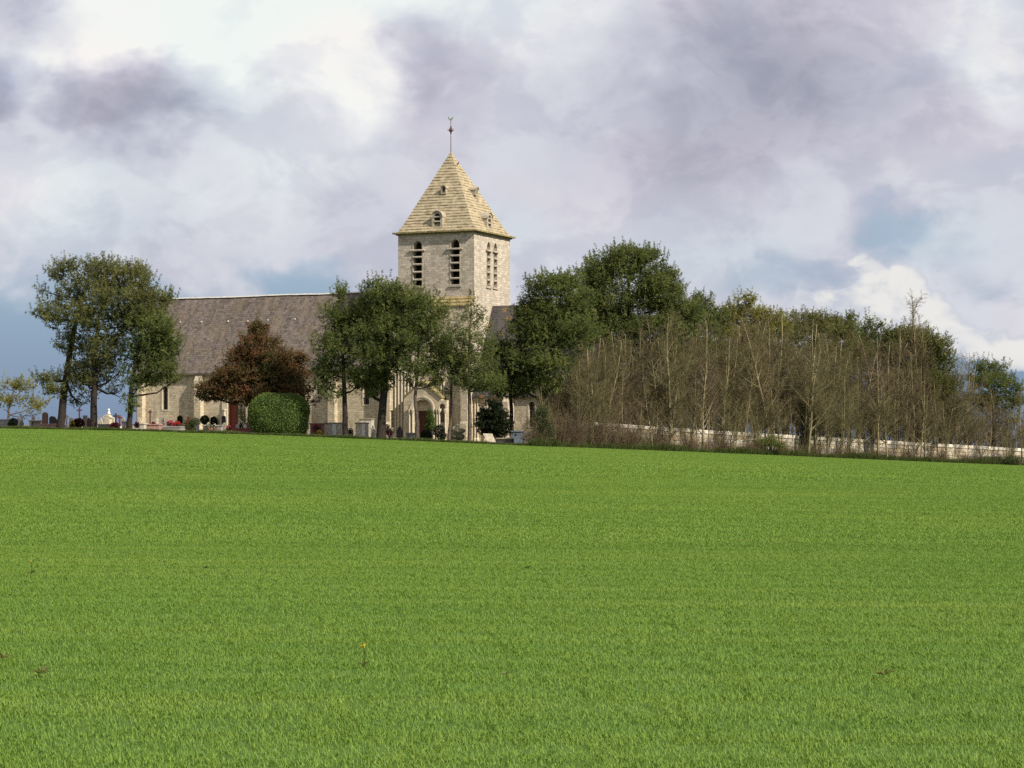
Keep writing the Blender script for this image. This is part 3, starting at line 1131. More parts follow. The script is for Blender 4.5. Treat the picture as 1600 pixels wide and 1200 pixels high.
mb.box(4.9, CX1, -CYW - 0.12, -CYW + 0.02, zs_, zs_ + 0.16)
mb.build('string_course', M_DRESS, church)
for px in (742, 746, 757.5, 761, 793, 797.5, 801):
    x = lx_at(px, -CYW - 0.1)
    mb = MB()
    mb.lathe((x, -CYW - 0.04, 0), [(0.16, -2), (0.16, 0.0), (0.09, 0.1), (0.09, zs_ - 0.25), (0.17, zs_ - 0.03)], 8)
    mb.build('shaft', M_DRESS, church)
for p0, p1 in ((785, 793), (862, 872)):
    buttress(p0, p1, -CYW, 0.6, 615)

# ------------------------------------------------------------------ foliage builders
PINE_STOPS = [(0.05, (0.034, 0.052, 0.018)), (0.35, (0.076, 0.104, 0.029)), (0.62, (0.138, 0.162, 0.044)), (0.9, (0.240, 0.246, 0.080))]
M_PINE = leafy('pine_needles', PINE_STOPS, 0.7)
M_PINE_OL = leafy('olive_pine_needles', [(0.05, (0.040, 0.052, 0.020)), (0.35, (0.094, 0.106, 0.035)), (0.62, (0.160, 0.165, 0.054)), (0.9, (0.26, 0.25, 0.095))], 0.7)
M_PINE_YE = leafy('yellowish_pine_needles', [(0.05, (0.075, 0.085, 0.024)), (0.4, (0.165, 0.170, 0.036)), (0.65, (0.25, 0.235, 0.05)), (0.95, (0.31, 0.28, 0.08))], 0.7)
M_PINE_DK = leafy('dark_conifer_needles', [(0.05, (0.008, 0.014, 0.006)), (0.5, (0.018, 0.028, 0.010)), (0.95, (0.035, 0.045, 0.014))], 0.9)
M_YEW = leafy('rusty_yew_leaves', [(0.05, (0.040, 0.048, 0.018)), (0.36, (0.088, 0.078, 0.027)), (0.58, (0.148, 0.086, 0.034)), (0.78, (0.200, 0.088, 0.044)), (0.97, (0.25, 0.095, 0.052))], 0.45)
M_HEDGE = leafy('clipped_hedge_leaves', [(0.05, (0.045, 0.075, 0.017)), (0.5, (0.100, 0.152, 0.032)), (0.95, (0.160, 0.215, 0.050))], 1.2)
M_SHRUB = leafy('shrub_leaves', [(0.05, (0.022, 0.034, 0.012)), (0.5, (0.050, 0.066, 0.022)), (0.95, (0.11, 0.115, 0.045))], 1.5)
M_FRESH = leafy('fresh_spring_leaves', [(0.05, (0.055, 0.075, 0.014)), (0.5, (0.105, 0.135, 0.024)), (0.95, (0.19, 0.20, 0.04))], 1.5)
M_BARK = noisy('pine_bark', [(0.3, (0.045, 0.034, 0.027)), (0.55, (0.105, 0.080, 0.063)), (0.75, (0.16, 0.125, 0.10))], 5.0, bumpd=0.05, bumps=0.9)
M_BARKD = noisy('dark_pine_bark', [(0.3, (0.018, 0.014, 0.012)), (0.7, (0.05, 0.038, 0.03))], 5.0, bumpd=0.05, bumps=0.9)
M_POLE = noisy('lichened_bark', [(0.3, (0.095, 0.078, 0.045)), (0.5, (0.20, 0.168, 0.090)), (0.72, (0.36, 0.31, 0.19))], 2.2, bumpd=0.02)
M_TWIG = noisy('bare_twigs', [(0.3, (0.080, 0.062, 0.031)), (0.55, (0.132, 0.105, 0.049)), (0.75, (0.185, 0.150, 0.070))], 0.8, bumpd=0)
M_TWIGG = noisy('budding_twigs', [(0.3, (0.078, 0.070, 0.034)), (0.55, (0.130, 0.114, 0.050)), (0.75, (0.18, 0.158, 0.066))], 0.8, bumpd=0)
M_TWIGR = noisy('reddish_twigs', [(0.3, (0.076, 0.054, 0.034)), (0.7, (0.145, 0.104, 0.061))], 0.8, bumpd=0)


def unit(a):
    return a / np.maximum(np.linalg.norm(a, axis=-1, keepdims=True), 1e-9)


def rdir(rng, n):
    return unit(rng.normal(size=(n, 3)))


def needles(rng, pos, axis, tint, per, length, width, cone=(0.35, 1.15)):
    """triangular needles fanned round each tuft axis"""
    n = len(pos)
    pos = np.repeat(pos, per, 0)
    axis = np.repeat(axis, per, 0)
    tint = np.repeat(tint, per) + rng.normal(0, 0.06, n * per)
    r = rdir(rng, n * per)
    side = unit(np.cross(axis, r))
    th = rng.uniform(cone[0], cone[1], n * per)[:, None]
    d = unit(axis * np.cos(th) + side * np.sin(th))
    ln = (length * rng.uniform(0.65, 1.25, n * per))[:, None]
    w = unit(np.cross(d, rdir(rng, n * per))) * (width * rng.uniform(0.7, 1.3, n * per))[:, None]
    tip = pos + d * ln
    low = pos + d * ln * 0.12
    V = np.stack([low + w, tip, low - w], 1).reshape(-1, 3)
    b = np.arange(n * per)[:, None] * 3
    Fq = np.concatenate([b, b + 1, b + 2], 1)
    return V, Fq, np.repeat(tint, 3)


def vnoise(p, seed, f):
    """cheap smooth pseudo noise in -1..1"""
    r = np.random.default_rng(seed)
    s = 0
    for k in range(5):
        d = r.normal(size=3)
        d /= np.linalg.norm(d)
        s = s + np.sin((p @ d) * f * r.uniform(0.7, 1.6) + r.uniform(0, 6.28))
    return s / 2.6


def tree(name, label, group, base_px, Y, trunk_px, lobes, mat, seed, tr=0.28, bark=None, dens=1.0, tufts=10, per=10,
         nl=0.20, nwid=0.016, up=0.55, bough=0.85, gap=0.35, cat='tree', depth_k=1.0, spread=0.34, under=0.5, upright=0.45, core=1.0, fat=1.05, shoots=1.0):
    """conifer: lobes are crown masses (photo px centre and radii) set out round the trunk at depth Y"""
    rng = np.random.default_rng(seed)
    rnd = random.Random(seed)
    s = Y / F
    base = GP(base_px, Y)
    root = empty(name, base, 0, label, cat, group)
    tp = [Vector((0, 0, -0.4))] + [P(x, y, Y) - base for x, y in trunk_px]
    tp = [tp[0]] + [p for p in tp[1:] if p.z > 0.3]
    # smooth trunk path
    path = []
    for i in range(len(tp) - 1):
        for k in range(4):
            f = k / 4
            path.append(tp[i].lerp(tp[i + 1], f) + Vector((rnd.uniform(-.03, .03), rnd.uniform(-.03, .03), 0)))
    path.append(tp[-1])
    n = len(path)
    rad = [max(0.03, tr * (1.25 if i == 0 else 1) * (1 - 0.82 * (i / (n - 1)) ** 1.1)) for i in range(n)]
    br = MB()
    br.tube(path, rad, 9)
    bk = bark or M_BARK
    pos, ax, tint, inner = [], [], [], []
    for li, lb in enumerate(lobes):
        cx, cy, rx, ry = lb[:4]
        sp = lb[4] if len(lb) > 4 else 1.0
        rxm, rzm = rx * s * fat, ry * s * fat
        rym = min(rxm, 2.8) * depth_k * rnd.uniform(0.85, 1.1)
        ctr = P(cx, cy, Y) - base
        ctr.y += rnd.uniform(-0.9, 0.9) * depth_k
        area = 4 * math.pi * ((rxm * rzm) ** 1.6 / 3 + (rxm * rym) ** 1.6 / 3 + (rym * rzm) ** 1.6 / 3) ** (1 / 1.6)
        nb = max(6, int(area * 2.7 * dens * sp))
        d = rdir(rng, nb)
        keep = (d[:, 2] > -0.35) | (rng.random(nb) < under)
        d = d[keep]
        r = rng.uniform(0.42, 1.0, len(d)) ** 0.55 * np.where(rng.random(len(d)) < 0.09, rng.uniform(1.05, 1.22, len(d)), 1.0)
        p = np.array(ctr) + d * r[:, None] * np.array([rxm, rym, rzm])
        # gather most boughs into pads: rounded clumps with lit tops and gaps of shade between them
        npad = int(np.clip(area / 3.2, 4, 16))
        pd = rdir(rng, npad)
        pd[:, 2] = np.abs(pd[:, 2]) * np.where(rng.random(npad) < 0.7, 1, -0.8)
        pd = unit(pd)
        pr = np.clip((rxm * rym * rzm) ** (1 / 3) * rng.uniform(0.34, 0.52, npad), 0.38, 1.05)
        pc = np.array(ctr) + pd * (np.array([rxm, rym, rzm]) - pr[:, None] * 0.75).clip(0.1) * rng.uniform(0.75, 1.04, npad)[:, None]
        inpad = rng.random(len(d)) < 0.78
        pi = rng.integers(0, npad, len(d))
        up_d = unit(d + np.array([0, 0, 0.45]))
        pp_ = pc[pi] + up_d * (pr[pi] * rng.uniform(0.5, 1.0, len(d)) ** 0.5)[:, None] * np.array([1.1, 1.1, 0.72])
        p = np.where(inpad[:, None], pp_, p)
        d = np.where(inpad[:, None], unit(up_d * 0.8 + pd[pi] * 0.5), d)
        nz = 0.65 * vnoise(p, seed + 3, 1.15) + 0.6 * vnoise(p, seed + 4, 2.9)
        k2 = (nz > (-0.95 + gap)) | inpad & (nz > -1.0 + gap * 0.5)
        p, d, nz = p[k2], d[k2], nz[k2]
        if len(p) == 0:
            continue
        od = unit(d * np.array([1, 1, 0.6]) + np.array([0, 0, up]) + rng.normal(0, 0.25, d.shape))
        nt = tufts
        L = bough * rng.uniform(0.6, 1.2, len(p))
        sfrac = np.linspace(-0.15, 1, nt)
        pp = p[:, None, :] + od[:, None, :] * (L[:, None] * (sfrac[None, :] - 0.5))[..., None]
        pp = pp + rng.normal(0, 1, pp.shape) * (spread * bough * 0.5) * np.array([1, 1, 0.6])
        aa = unit(od[:, None, :] * 0.7 + np.array([0, 0, upright]) + rng.normal(0, 0.4, pp.shape))
        tt = np.repeat((rng.normal(0.52, 0.24, len(p)) + 0.10 * nz)[:, None], nt, 1)
        pos.append(pp.reshape(-1, 3))
        ax.append(aa.reshape(-1, 3))
        tint.append(tt.ravel())
        if sp >= 0.8:                          # denser old foliage inside the mass
            ni = int(area * 5 * dens * core)
            di = rdir(rng, ni)
            pi_ = np.array(ctr) + di * (rng.uniform(0.1, 0.78, ni) ** 0.6)[:, None] * np.array([rxm, rym, rzm])
            ki = vnoise(pi_, seed + 3, 2.1) > (-0.9 + gap * 0.7)
            inner.append((pi_[ki], di[ki]))
        ns = int(area * 0.9 * shoots * sp)
        if ns:                                 # upright leading shoots that make the outline ragged
            sd_ = rdir(rng, ns)
            sd_[:, 2] = np.abs(sd_[:, 2]) * 0.9 - 0.1
            sd_ = unit(sd_)
            sb = np.array(ctr) + sd_ * np.array([rxm, rym, rzm]) * rng.uniform(0.86, 1.02, ns)[:, None]
            sa = unit(sd_ * 0.35 + np.array([0, 0, 1.0]) + rng.normal(0, 0.15, sd_.shape))
            sl_ = rng.uniform(0.35, 0.95, ns)
            k_ = np.linspace(0, 1, 7)
            sp_ = sb[:, None, :] + sa[:, None, :] * (sl_[:, None] * k_[None, :])[..., None] + rng.normal(0, 0.05, (ns, 7, 3)) * (1.3 - k_)[None, :, None]
            pos.append(sp_.reshape(-1, 3))
            ax.append(np.repeat(sa, 7, 0))
            tint.append(np.repeat(rng.normal(0.55, 0.2, ns), 7))
        # limb from the trunk into this mass, with side branches
        zt = ctr.z - 0.45 * math.hypot(ctr.x - 0, ctr.y) * 0.6 - 0.3
        j = min(range(n), key=lambda q: abs(path[q].z - max(zt, path[0].z + 0.35 * (path[-1].z))))
        st = path[j]
        r0 = max(0.05, rad[j] * 0.5)
        mid = st.lerp(ctr, 0.55) + Vector((rnd.uniform(-.2, .2), rnd.uniform(-.2, .2), -0.10 * (ctr - st).length + rnd.uniform(-.1, .1)))
        br.tube([st, st.lerp(mid, 0.5), mid, mid.lerp(ctr, 0.6), ctr], [r0, r0 * 0.9, r0 * 0.7, r0 * 0.5, r0 * 0.3], 5, cap=False)
        for q in range(min(9, len(p))):
            t_ = Vector(p[rnd.randrange(len(p))])
            a_ = mid.lerp(ctr, rnd.uniform(0.1, 1.0))
            m_ = a_.lerp(t_, 0.5) + Vector((0, 0, -0.12))
            br.tube([a_, m_, t_], [r0 * 0.38, r0 * 0.25, 0.012], 4, cap=False)
    br.build('trunk', bk, root, smooth=True)
    pos, ax, tint = np.concatenate(pos), np.concatenate(ax), np.concatenate(tint)
    V, Fq, tn = needles(rng, pos, ax, tint, per, nl, nwid)
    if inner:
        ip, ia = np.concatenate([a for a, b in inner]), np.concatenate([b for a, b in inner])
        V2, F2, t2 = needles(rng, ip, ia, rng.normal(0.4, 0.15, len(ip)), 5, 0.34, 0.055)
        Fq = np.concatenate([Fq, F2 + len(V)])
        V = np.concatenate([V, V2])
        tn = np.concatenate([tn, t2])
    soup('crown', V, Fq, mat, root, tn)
    return root


def leaf_mass(rng, n, centers, radii, size, shell=0.55, flat=None, squareness=2.0):
    """leaf quads through one or several ellipsoid/superellipsoid masses"""
    Vs, Fs, Ts = [], [], []
    off = 0
    tot = sum(r[0] * r[2] for r in radii)
    for c, r in zip(centers, radii):
        k = max(20, int(n * r[0] * r[2] / tot))
        d = rdir(rng, k)
        if squareness > 2:                       # clipped block: even cover over the faces
            d = rng.uniform(-1, 1, (k * 14, 3))
            q = (np.abs(d) ** squareness).sum(1) ** (1 / squareness)
            d = d[(q > 0.84) & (q < 1.0)][:k]
            k = len(d)
            p = np.array(c) + d * np.array(r)
            p = p + d * (0.09 * vnoise(p, 8, 2.6) + np.abs(rng.normal(0, 0.05, k)))[:, None]
        else:
            p = np.array(c) + d * (rng.uniform(shell, 1.0, k) ** 0.6)[:, None] * np.array(r)
        p += rng.normal(0, 1, p.shape) * 0.02
        a = unit(d * 0.35 + rng.normal(0, 0.7, d.shape))
        V, Fq, tn = needles(rng, p, a, np.clip(0.5 + 0.22 * vnoise(p, 5, 5.0) + rng.normal(0, 0.15, k), 0, 1), 1, size, size * 0.36, (0.1, 1.4))
        Vs.append(V)
        Fs.append(Fq + off)
        Ts.append(tn)
        off += len(V)
    return np.concatenate(Vs), np.concatenate(Fs), np.concatenate(Ts)


# ------------------------------------------------------------------ pines and other conifers
GL = 'pines at the end of the nave'
GM = 'pines in front of the tower'
GR = 'pines behind the bare thicket'
tree('pine_tree', 'small yellowish pine far off beyond the graves at the field corner', None, 12, 228,
     [(14, 640), (24, 600)], [(32, 604, 26, 11, .8), (56, 632, 20, 10, .8), (18, 628, 24, 10, .8), (4, 602, 14, 10, .6), (42, 648, 22, 7, .5), (8, 640, 10, 7, .5)], M_PINE_YE, 1, 0.16, dens=1.0, gap=0.3, core=0.4, fat=1.0)
tree('pine_tree', 'tall pine with leaning trunk, outermost of the three at the nave end', GL, 94, edgeY(95) + 3.5,
     [(99, 620), (106, 570), (116, 515), (128, 465), (138, 440)],
     [(92, 427, 24, 15, .9), (66, 452, 14, 7, .7), (112, 414, 14, 10, .9), (80, 470, 26, 13, .7), (66, 488, 14, 10, .8), (96, 495, 34, 22), (112, 470, 28, 24, .55), (120, 540, 28, 26), (128, 580, 26, 24), (76, 592, 24, 7), (92, 612, 24, 9), (92, 540, 10, 16, .5), (120, 628, 18, 8, .6)],
     M_PINE_OL, 2, 0.38, M_BARKD, dens=1.2, core=0.55, fat=1.03, gap=0.42, shoots=1.3)
tree('pine_tree', 'broad flat topped pine with straight dark trunk, middle one of three by the nave', GL, 146, edgeY(146) + 3,
     [(147, 620), (149, 560), (154, 500), (162, 440)],
     [(156, 424, 34, 20), (195, 432, 36, 20), (140, 450, 40, 24), (226, 446, 24, 18), (240, 470, 30, 22, .8), (264, 467, 14, 5, .8), (190, 470, 50, 28), (150, 500, 46, 30), (205, 508, 44, 28), (232, 492, 28, 22), (165, 545, 36, 28), (134, 600, 28, 22), (156, 575, 26, 24), (178, 590, 24, 22, .35), (182, 615, 20, 14, .4)],
     M_PINE_OL, 3, 0.34, M_BARKD, dens=1.2, core=0.6, fat=1.03, gap=0.42, shoots=1.3)
tree('pine_tree', 'dark bushy pine hiding the nave end, with shaggy foliage low on its trunk', GL, 202, edgeY(202) + 1.6,
     [(203, 640), (206, 600), (214, 555), (228, 520)],
     [(232, 515, 38, 30), (252, 545, 32, 28), (222, 555, 34, 28), (262, 520, 18, 18, .8), (208, 585, 20, 22, .8), (250, 575, 30, 14, .9), (245, 592, 28, 11, .8), (275, 592, 16, 8, .7), (208, 634, 13, 15), (218, 606, 18, 10, .5)],
     M_PINE, 4, 0.27, M_BARKD, dens=1.3)
# the rusty yew before the nave
tree('yew_tree', 'rust tinged broad conical yew in front of the nave roof', None, 392, edgeY(392) + 7,
     [(393, 640), (398, 580), (404, 520)],
     [(405, 516, 17, 15), (404, 540, 34, 20), (385, 562, 38, 20), (425, 562, 38, 20), (370, 588, 42, 20), (408, 590, 50, 24), (450, 586, 36, 22), (345, 608, 34, 16), (395, 618, 52, 20), (460, 612, 34, 22), (330, 620, 22, 8, .9), (485, 626, 20, 9, .7), (468, 562, 16, 12, .8)],
     M_YEW, 5, 0.4, M_BARKD, dens=1.9, tufts=9, per=9, nl=0.15, nwid=0.022, up=0.05, bough=0.8, gap=0.15, upright=0.1, shoots=0.3, fat=1.04)
tree('pine_tree', 'dark pine with single thin trunk, next to the clipped hedge', GM, 540, edgeY(540) + 1.8,
     [(539, 640), (537, 590), (534, 530), (531, 470)],
     [(531, 463, 13, 18, .9), (526, 500, 30, 24), (545, 515, 28, 26), (516, 545, 30, 26), (510, 580, 26, 22), (545, 560, 30, 26), (505, 604, 18, 14), (525, 618, 22, 12, .6), (560, 600, 26, 12, .6)],
     M_PINE, 6, 0.27, M_BARKD, dens=1.2, core=0.7, fat=1.05)
tree('pine_tree', 'large dense dark pine with thick trunk below the tower', GM, 594, edgeY(594) + 2.2,
     [(598, 640), (602, 590), (603, 530), (604, 480)],
     [(600, 460, 34, 24), (572, 484, 26, 22), (628, 478, 34, 28), (600, 500, 40, 32), (575, 530, 36, 32), (625, 525, 40, 34), (598, 560, 42, 30), (572, 590, 34, 22), (598, 598, 24, 14), (578, 616, 22, 8, .7)],
     M_PINE, 7, 0.42, M_BARKD, dens=1.35)
tree('pine_tree', 'green pine with slim crooked trunk standing before the arched portal', GM, 653, edgeY(653) + 1.4,
     [(651, 650), (649, 620), (653, 570), (656, 520), (658, 480)],
     [(655, 478, 32, 26), (680, 488, 22, 26), (668, 520, 34, 30), (640, 545, 28, 26), (675, 555, 30, 26), (655, 580, 34, 18), (668, 602, 20, 12, .7), (640, 600, 14, 8, .6), (645, 512, 24, 24)],
     M_PINE, 8, 0.20, dens=1.15, core=0.6, fat=1.04)
tree('pine_tree', 'thin dark trunked pine with a small crown, between portal and spiky pine', GM, 701, edgeY(701) + 1.8,
     [(704, 650), (705, 610), (706, 570), (705, 545)],
     [(704, 545, 20, 22, .8), (700, 575, 26, 22), (718, 592, 26, 16), (690, 598, 18, 12, .7), (708, 612, 24, 9, .6)],
     M_PINE, 9, 0.16, dens=1.0, core=0.4, fat=1.0)
tree('pine_tree', 'spiky topped open pine overlapping the corner of the tower', GM, 733, edgeY(733) + 1.2,
     [(734, 650), (732, 600), (733, 540), (736, 490), (736, 470)],
     [(736, 474, 7, 14, .9), (724, 494, 10, 14, .6), (748, 492, 9, 14, .6), (735, 505, 18, 20, .55), (712, 508, 10, 14, .6), (762, 508, 10, 12, .6), (725, 535, 28, 24, .6), (752, 540, 24, 20, .55), (720, 565, 30, 24, .8), (748, 575, 32, 24, .8), (760, 600, 34, 15), (735, 606, 26, 12, .7)],
     M_PINE, 10, 0.19, dens=1.1, up=0.9, upright=0.8, core=0.3, fat=1.0, shoots=2.0)
tree('pine_tree', 'low spreading pine under the lichen covered choir roof', GM, 800, edgeY(800) + 8,
     [(799, 640), (797, 590), (795, 560)],
     [(783, 545, 24, 18, .9), (768, 560, 26, 20), (800, 560, 28, 20), (778, 590, 34, 20), (815, 590, 34, 24), (800, 610, 40, 12)],
     M_PINE, 11, 0.22, M_BARKD, dens=1.2)
tree('pine_tree', 'dark rounded pine at the thicket edge, beside the choir', GR, 848, edgeY(848) + 6,
     [(849, 640), (852, 580), (856, 520), (860, 470)],
     [(862, 448, 38, 24), (890, 448, 24, 22), (832, 458, 14, 16, .7), (813, 470, 9, 12, .7), (818, 492, 18, 18), (838, 490, 28, 26), (808, 520, 18, 22), (872, 485, 42, 32), (905, 480, 26, 28), (825, 525, 28, 30), (865, 530, 44, 32), (905, 525, 36, 30), (822, 570, 30, 24), (860, 575, 38, 24), (812, 602, 30, 12), (848, 604, 34, 12)],
     M_PINE, 12, 0.34, M_BARKD, dens=1.3)
tree('pine_tree', 'tallest and broadest pine, its dome rising above the bare thicket', GR, 984, edgeY(984) + 14,
     [(984, 640), (983, 560), (982, 480), (982, 420)],
     [(982, 405, 40, 22), (918, 446, 26, 28), (950, 416, 34, 24), (1012, 412, 28, 22), (1045, 436, 20, 20), (1058, 455, 14, 16), (935, 440, 26, 28), (985, 445, 60, 34), (1032, 460, 36, 28), (945, 480, 44, 34), (1000, 490, 60, 34), (1050, 488, 30, 28), (1072, 500, 24, 30), (905, 500, 36, 36), (960, 525, 56, 34), (1030, 525, 50, 34), (1000, 562, 62, 30), (940, 565, 40, 30)],
     M_PINE, 13, 0.42, M_BARKD, dens=1.35, up=0.8, upright=0.8)
tree('pine_tree', 'shadowy pine just beyond the tallest pine, showing its drooping shoulder', GR, 1088, edgeY(1088) + 20,
     [(1088, 640), (1089, 540), (1090, 490)],
     [(1094, 476, 20, 16), (1078, 488, 24, 20), (1106, 492, 16, 18), (1088, 512, 34, 24), (1075, 550, 46, 34), (1110, 560, 40, 36), (1122, 505, 20, 20)],
     M_PINE, 14, 0.3, M_BARKD, dens=1.1)
tree('pine_tree', 'bright yellow green pine poking above the middle of the thicket', GR, 1160, edgeY(1160) + 18,
     [(1160, 640), (1161, 540), (1162, 490)],
     [(1163, 474, 17, 14), (1140, 490, 20, 16), (1165, 498, 32, 20), (1190, 494, 18, 16), (1210, 500, 18, 14, .8), (1170, 530, 46, 28), (1150, 570, 44, 36), (1200, 565, 44, 36), (1215, 515, 26, 22), (1130, 515, 24, 22)],
     M_PINE_YE, 15, 0.3, M_BARKD, dens=1.0)
tree('pine_tree', 'dull green flat topped pine behind the taller bare trees', GR, 1275, edgeY(1275) + 15,
     [(1275, 640), (1276, 560), (1278, 510)],
     [(1240, 492, 9, 5, .8), (1262, 500, 26, 10), (1295, 504, 26, 11), (1245, 518, 22, 16), (1285, 522, 40, 16), (1265, 560, 46, 36), (1310, 565, 36, 36), (1320, 518, 22, 14), (1238, 520, 26, 20)],
     M_PINE_OL, 16, 0.3, M_BARKD, dens=1.1)
tree('pine_tree', 'slim spire of a young pine above the thicket, the taller of a pair', GR, 1328, edgeY(1328) + 12,
     [(1328, 600), (1328, 520), (1328, 496)],
     [(1328, 499, 7, 12), (1322, 510, 8, 9), (1336, 510, 8, 9), (1328, 525, 15, 14), (1335, 560, 28, 28)],
     M_PINE, 17, 0.15, M_BARKD, dens=1.3, up=1.0, upright=0.8)
tree('pine_tree', 'two pronged young pine above the thicket, the shorter of a pair', GR, 1362, edgeY(1362) + 13,
     [(1362, 600), (1361, 530), (1360, 500)],
     [(1358, 501, 8, 8), (1352, 510, 6, 8), (1367, 513, 8, 8), (1376, 508, 4, 9), (1360, 528, 20, 12), (1365, 565, 34, 34), (1345, 535, 18, 16), (1385, 535, 18, 16)],
     M_PINE, 18, 0.15, M_BARKD, dens=1.3, up=1.0, upright=0.8)
tree('pine_tree', 'round headed olive pine behind the tall pale bare tree', GR, 1432, edgeY(1432) + 9,
     [(1432, 640), (1431, 580), (1430, 540)],
     [(1405, 525, 26, 16), (1432, 532, 32, 20), (1460, 546, 28, 20), (1395, 548, 26, 22), (1425, 565, 48, 28), (1475, 572, 22, 26), (1400, 600, 36, 26), (1448, 605, 44, 26), (1484, 604, 18, 18)],
     M_PINE_OL, 19, 0.28, M_BARKD, dens=1.15)
tree('pine_tree', 'lone clumpy pine at the far end of the thicket', GR, 1552, edgeY(1552) + 9,
     [(1552, 660), (1550, 610), (1546, 580)],
     [(1538, 574, 18, 13), (1564, 580, 15, 12), (1526, 595, 16, 14, .8), (1552, 602, 30, 18), (1580, 606, 15, 18), (1590, 628, 12, 16), (1560, 632, 30, 18), (1528, 630, 22, 16), (1585, 655, 18, 9, .7)],
     M_PINE, 20, 0.22, M_BARKD, dens=1.2)
tree('small_conifer', 'small black green conifer with drooping branches in the churchyard', None, 770, edgeY(770) + 4,
     [(770, 665), (770, 640), (770, 628)],
     [(770, 634, 8, 9), (766, 648, 22, 9), (774, 652, 24, 10), (768, 664, 28, 10), (775, 674, 26, 10)],
     M_PINE_DK, 21, 0.12, M_BARKD, dens=2.4, nl=0.2, nwid=0.03, up=-0.1, gap=0.1, bough=0.8, upright=0.0, cat='tree', shoots=0, fat=1.0)

# ------------------------------------------------------------------ bare trees of the thicket
def bare_meshes(seed, H=10.0, tr=0.075, forks=1, low=0.22, spread=1.0, wob=0.09, topl=0.10, angs=(0.55, 1.15), nlim=26):
    rnd = random.Random(seed)
    tm, cm = MB(), MB()
    stems = []
    for k in range(forks):
        lean = Vector((rnd.uniform(-.10, .10), rnd.uniform(-.08, .08), 1)) if k else Vector((rnd.uniform(-.04, .04), rnd.uniform(-.04, .04), 1))
        p = Vector((rnd.uniform(-.15, .15) * k, rnd.uniform(-.15, .15) * k, -0.3))
        h = H * (1 if k == 0 else rnd.uniform(0.7, 0.95))
        n = 9
        path = []
        d = lean.normalized()
        for i in range(n + 1):
            path.append(p.copy())
            d = (d + Vector((rnd.uniform(-wob, wob), rnd.uniform(-wob, wob), 0.07))).normalized()
            p = p + d * h / n
        r0 = tr * (1 if k == 0 else 0.75)
        rad = [r0 * (1 - 0.88 * (i / n)) + 0.006 for i in range(n + 1)]
        tm.tube(path, rad, 6)
        stems.append((path, rad, h))

    def at(path, rad, t):
        f = t * (len(path) - 1)
        i = min(int(f), len(path) - 2)
        return path[i].lerp(path[i + 1], f - i), rad[i] + (rad[i + 1] - rad[i]) * (f - i), (path[i + 1] - path[i]).normalized()

    def perp(d):
        a = rnd.uniform(0, 6.283)
        u = d.orthogonal().normalized()
        return u * math.cos(a) + d.cross(u) * math.sin(a)

    for path, rad, h in stems:
        nl = int(nlim / (1 + 0.35 * (forks - 1)))
        for i in range(nl):
            t = low + (0.98 - low) * (i + rnd.random()) / nl
            p, r, d = at(path, rad, t)
            L = h * (0.30 * (1 - t) + topl) * rnd.uniform(0.7, 1.25) * spread
            ang = rnd.uniform(*angs)
            bd = (d * math.cos(ang) + perp(d) * math.sin(ang)).normalized()
            q = [p]
            dd = bd
            for k in range(3):
                dd = (dd + Vector((rnd.uniform(-.3, .3), rnd.uniform(-.3, .3), 0.13))).normalized()
                q.append(q[-1] + dd * L / 3)
            rr = max(0.012, r * 0.5)
            lr = [rr, rr * 0.7, rr * 0.45, 0.006]
            (tm if t < 0.75 else cm).tube(q, lr, 4, cap=False)
            m = max(5, int(L * 6))
            for k in range(m):
                tt = 0.15 + 0.85 * (k + rnd.random()) / m
                pp, r2, d2 = at(q, lr, min(tt, 0.999))
                L2 = L * rnd.uniform(0.18, 0.42) * (1.15 - 0.5 * tt)
                an = rnd.uniform(0.5, 1.3)
                d3 = (d2 * math.cos(an) + perp(d2) * math.sin(an) + Vector((0, 0, 0.08))).normalized()
                e = pp + d3 * L2 * 0.5
                d4 = (d3 + Vector((rnd.uniform(-.2, .2), rnd.uniform(-.2, .2), 0.2))).normalized()
                e2 = e + d4 * L2 * 0.5
                cm.tube([pp, e, e2], [max(0.010, r2 * 0.5), 0.008, 0.004], 3, cap=False)
                for z in range(6):
                    t3 = rnd.random()
                    b = pp.lerp(e, t3 * 2) if t3 < 0.5 else e.lerp(e2, t3 * 2 - 1)
                    d5 = (d4 * 0.6 + perp(d4) * rnd.uniform(0.4, 1.1) + Vector((0, 0, 0.12))).normalized()
                    cm.tube([b, b + d5 * L2 * rnd.uniform(0.3, 0.6)], [0.0075, 0.003], 3, cap=False)
    return tm, cm


BARE = []
for v in range(10):
    if v == 9:                                   # the tall pale one: several straight stems fanning out
        tm, cm = bare_meshes(411, 10.0, 0.10, 3, 0.5, 0.85, 0.05, 0.13, (0.3, 0.62), 34)
    else:
        tm, cm = bare_meshes(300 + v, 10.0, 0.085 + 0.02 * (v % 3), 1 + (v % 3 == 2) + (v == 4), 0.16 + 0.04 * (v % 4), 0.9 + 0.12 * (v % 3))
    a = tm.build('trunk', M_POLE, None, smooth=True)
    b = cm.build('crown', (M_TWIGR, M_TWIG, M_TWIGG)[v % 3] if v < 9 else M_TWIG, None, smooth=True)
    BARE.append((a.data, b.data))
    D.objects.remove(a)
    D.objects.remove(b)


def bare_tree(px, Y, H, var, rz, label, group, wscale=1.0, lean=(0, 0)):
    base = GP(px, Y)
    root = empty('bare_tree', base, rz, label, 'tree', group)
    root.scale = (H / 10 * wscale, H / 10 * wscale, H / 10)
    root.rotation_euler = (lean[0], lean[1], rz)
    for nm, me in zip(('trunk', 'crown'), BARE[var]):
        link(D.objects.new(nm, me), root)
    return root


def wallY(px):
    return edgeY(px) + 4.0


